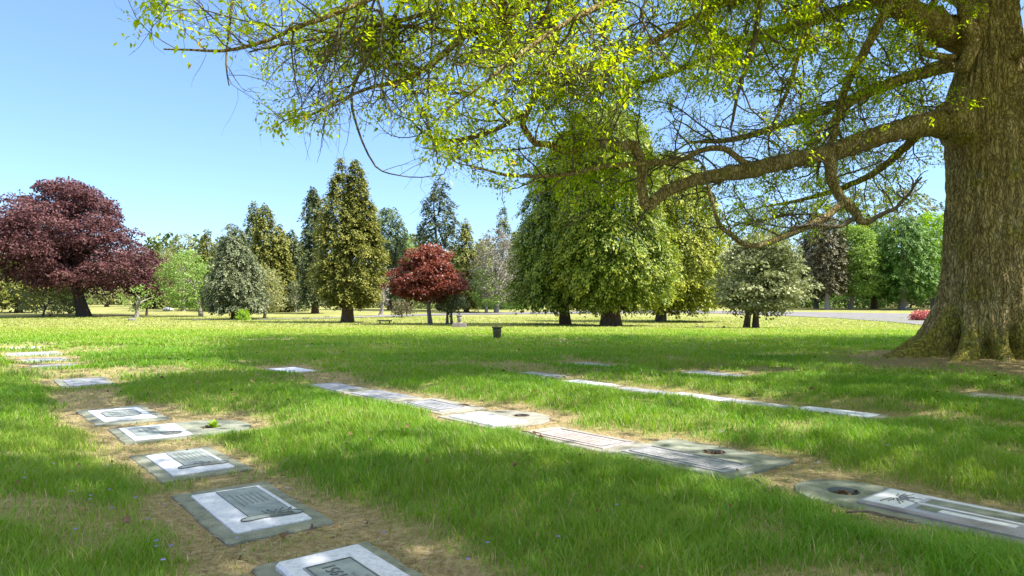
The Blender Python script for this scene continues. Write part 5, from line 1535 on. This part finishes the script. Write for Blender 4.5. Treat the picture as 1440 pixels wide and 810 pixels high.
hp = high_crown()
print('high clusters', len(hp))
C, D_, NN_, LN, TT = [], [], [], [], []
m = len(hp); per = 3
off = RNG.normal(0, .16, (m, per, 3))
d = unit(RNG.normal(0, 1, (m, per, 3)) + np.array([0, 0, -.5]))
nr = unit(RNG.normal(0, .6, (m, per, 3)) + np.array([0, 0, 1.0]))
hc = (hp[:, None, :] + off).reshape(-1, 3); hd = d.reshape(-1, 3); hn = nr.reshape(-1, 3)
hl = RNG.uniform(.11, .2, m * per)
me = leaves_mesh('high_foliage', hc - O, hd, hn, hl, hl * RNG.uniform(.5, .7, m * per), np.clip(RNG.normal(.5, .2, m * per), 0, 1))
link('high_foliage', me, M['oak_leaf'], oak)

LC = np.array(LC); LD = unit(np.array(LD))
inf, ok, dens = leaf_allowed(LC)
s, vis = shade_keep(LC)
keep = np.where(inf, ok & (RNG.random(len(LC)) < dens * (.7 + .3 * s)), RNG.random(len(LC)) < .9 * s ** 1.3)
print('clusters', len(LC), 'kept', keep.sum(), 'in frame', (keep & inf).sum())
LC, LD = LC[keep], LD[keep]
m = len(LC); per = 9
az = RNG.random((m, per)) * 6.283
d = unit(np.stack([np.cos(az), np.sin(az), -.45 + RNG.normal(0, .45, (m, per))], -1) + LD[:, None, :] * .7)
nr = unit(np.stack([RNG.normal(0, .5, (m, per)), RNG.normal(0, .5, (m, per)), np.ones((m, per))], -1))
pos = LC[:, None, :] + RNG.normal(0, .05, (m, per, 3))
ln = RNG.uniform(.036, .074, (m, per)) * RNG.uniform(.7, 1.15, (m, 1))
big = fbm(LC[:, 0] * .6, LC[:, 1] * .6, LC[:, 2] * .6, seed=101)
tt = np.clip(.15 + .6 * big[:, None] + .22 * RNG.normal(0, 1, (m, per)) * .8, 0, .9)
tt = np.where(RNG.random((m, per)) < .02, 1.0, tt)
me = leaves_mesh('foliage', pos.reshape(-1, 3) - O, d.reshape(-1, 3), nr.reshape(-1, 3), ln.reshape(-1), (ln * RNG.uniform(.36, .52, (m, per))).reshape(-1), tt.reshape(-1), fold=.18)
link('foliage', me, M['oak_leaf'], oak)

# shaggy brown clump caught in the branches
nn = 260
c = P(708, 12, 8.2)
off = RNG.normal(0, 1, (nn, 3)) * np.array([.05, .05, .17])
off[:, 0] += np.where(off[:, 2] < 0, .05, -.03)
me = leaves_mesh('dead_leaf_clump', off, unit(np.stack([RNG.normal(0, .4, nn), RNG.normal(0, .4, nn), -np.ones(nn)], 1)), rand_unit(nn), RNG.uniform(.05, .11, nn), RNG.uniform(.02, .04, nn), np.clip(RNG.normal(.45, .2, nn), 0, 1))
o = link('dead_leaf_clump', me, M['dry_leaf'], loc=c)
tag(o, 'shaggy brown clump of dead leaves hanging among upper oak branches', 'dead leaves')

# ------------------------------------------------------------------ light
w = bpy.data.worlds.new('World'); sc.world = w; w.use_nodes = True
nt = w.node_tree
sky = nt.nodes.new('ShaderNodeTexSky'); sky.sky_type = 'NISHITA'; sky.sun_disc = False
sky.sun_elevation = SUN_EL; sky.sun_rotation = R(90) - SUN_AZ
sky.air_density = 1.0; sky.dust_density = .6; sky.ozone_density = 1.6; sky.altitude = 50
bg = nt.nodes['Background']; bg.inputs[1].default_value = .09
mixs = nt.nodes.new('ShaderNodeMix'); mixs.data_type = 'RGBA'; mixs.inputs[0].default_value = .30
mul = nt.nodes.new('ShaderNodeMix'); mul.data_type = 'RGBA'; mul.blend_type = 'MULTIPLY'; mul.inputs[0].default_value = 1
mul.inputs[7].default_value = (.62, .74, .91, 1)
nt.links.new(sky.outputs[0], mul.inputs[6]); nt.links.new(mul.outputs[2], mixs.inputs[6])
mixs.inputs[7].default_value = (.92, 1.5, 2.8, 1)
# bright thin cloud added overhead, out of view, to lift light in the shade
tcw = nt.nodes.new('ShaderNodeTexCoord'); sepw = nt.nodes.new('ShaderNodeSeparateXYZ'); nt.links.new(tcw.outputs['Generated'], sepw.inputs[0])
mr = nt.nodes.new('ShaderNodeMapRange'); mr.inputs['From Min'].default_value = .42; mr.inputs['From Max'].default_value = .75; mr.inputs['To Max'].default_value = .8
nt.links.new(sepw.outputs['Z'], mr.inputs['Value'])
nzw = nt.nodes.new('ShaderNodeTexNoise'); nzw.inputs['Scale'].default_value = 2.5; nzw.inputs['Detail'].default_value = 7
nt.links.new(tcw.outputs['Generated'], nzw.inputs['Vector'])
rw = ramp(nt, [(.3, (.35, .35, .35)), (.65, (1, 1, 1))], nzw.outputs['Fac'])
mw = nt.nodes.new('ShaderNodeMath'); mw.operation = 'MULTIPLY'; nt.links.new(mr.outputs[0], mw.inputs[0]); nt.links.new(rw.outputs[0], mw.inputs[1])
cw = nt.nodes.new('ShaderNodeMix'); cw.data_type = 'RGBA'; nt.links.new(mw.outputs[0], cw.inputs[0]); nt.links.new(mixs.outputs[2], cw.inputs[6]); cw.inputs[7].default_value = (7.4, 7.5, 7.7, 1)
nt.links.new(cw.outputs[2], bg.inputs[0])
sl = bpy.data.lights.new('sun', 'SUN'); sl.energy = 3.15; sl.angle = R(.53); sl.color = (1, .955, .88)
so = bpy.data.objects.new('sun', sl); COL.objects.link(so)
so.rotation_euler = Vector(SUN).to_track_quat('Z', 'Y').to_euler()
so.location = (30, -10, 40)

sc.view_settings.view_transform = 'Standard'
sc.view_settings.look = 'None'
sc.view_settings.exposure = 1.98
sc.view_settings.gamma = 1
sc.view_settings.use_curve_mapping = False
sc.cycles.max_bounces = 6
sc.cycles.diffuse_bounces = 3
sc.cycles.glossy_bounces = 2
sc.cycles.transmission_bounces = 4
sc.cycles.transparent_max_bounces = 4
sc.cycles.use_denoising = True
sc.cycles.sample_clamp_indirect = 8
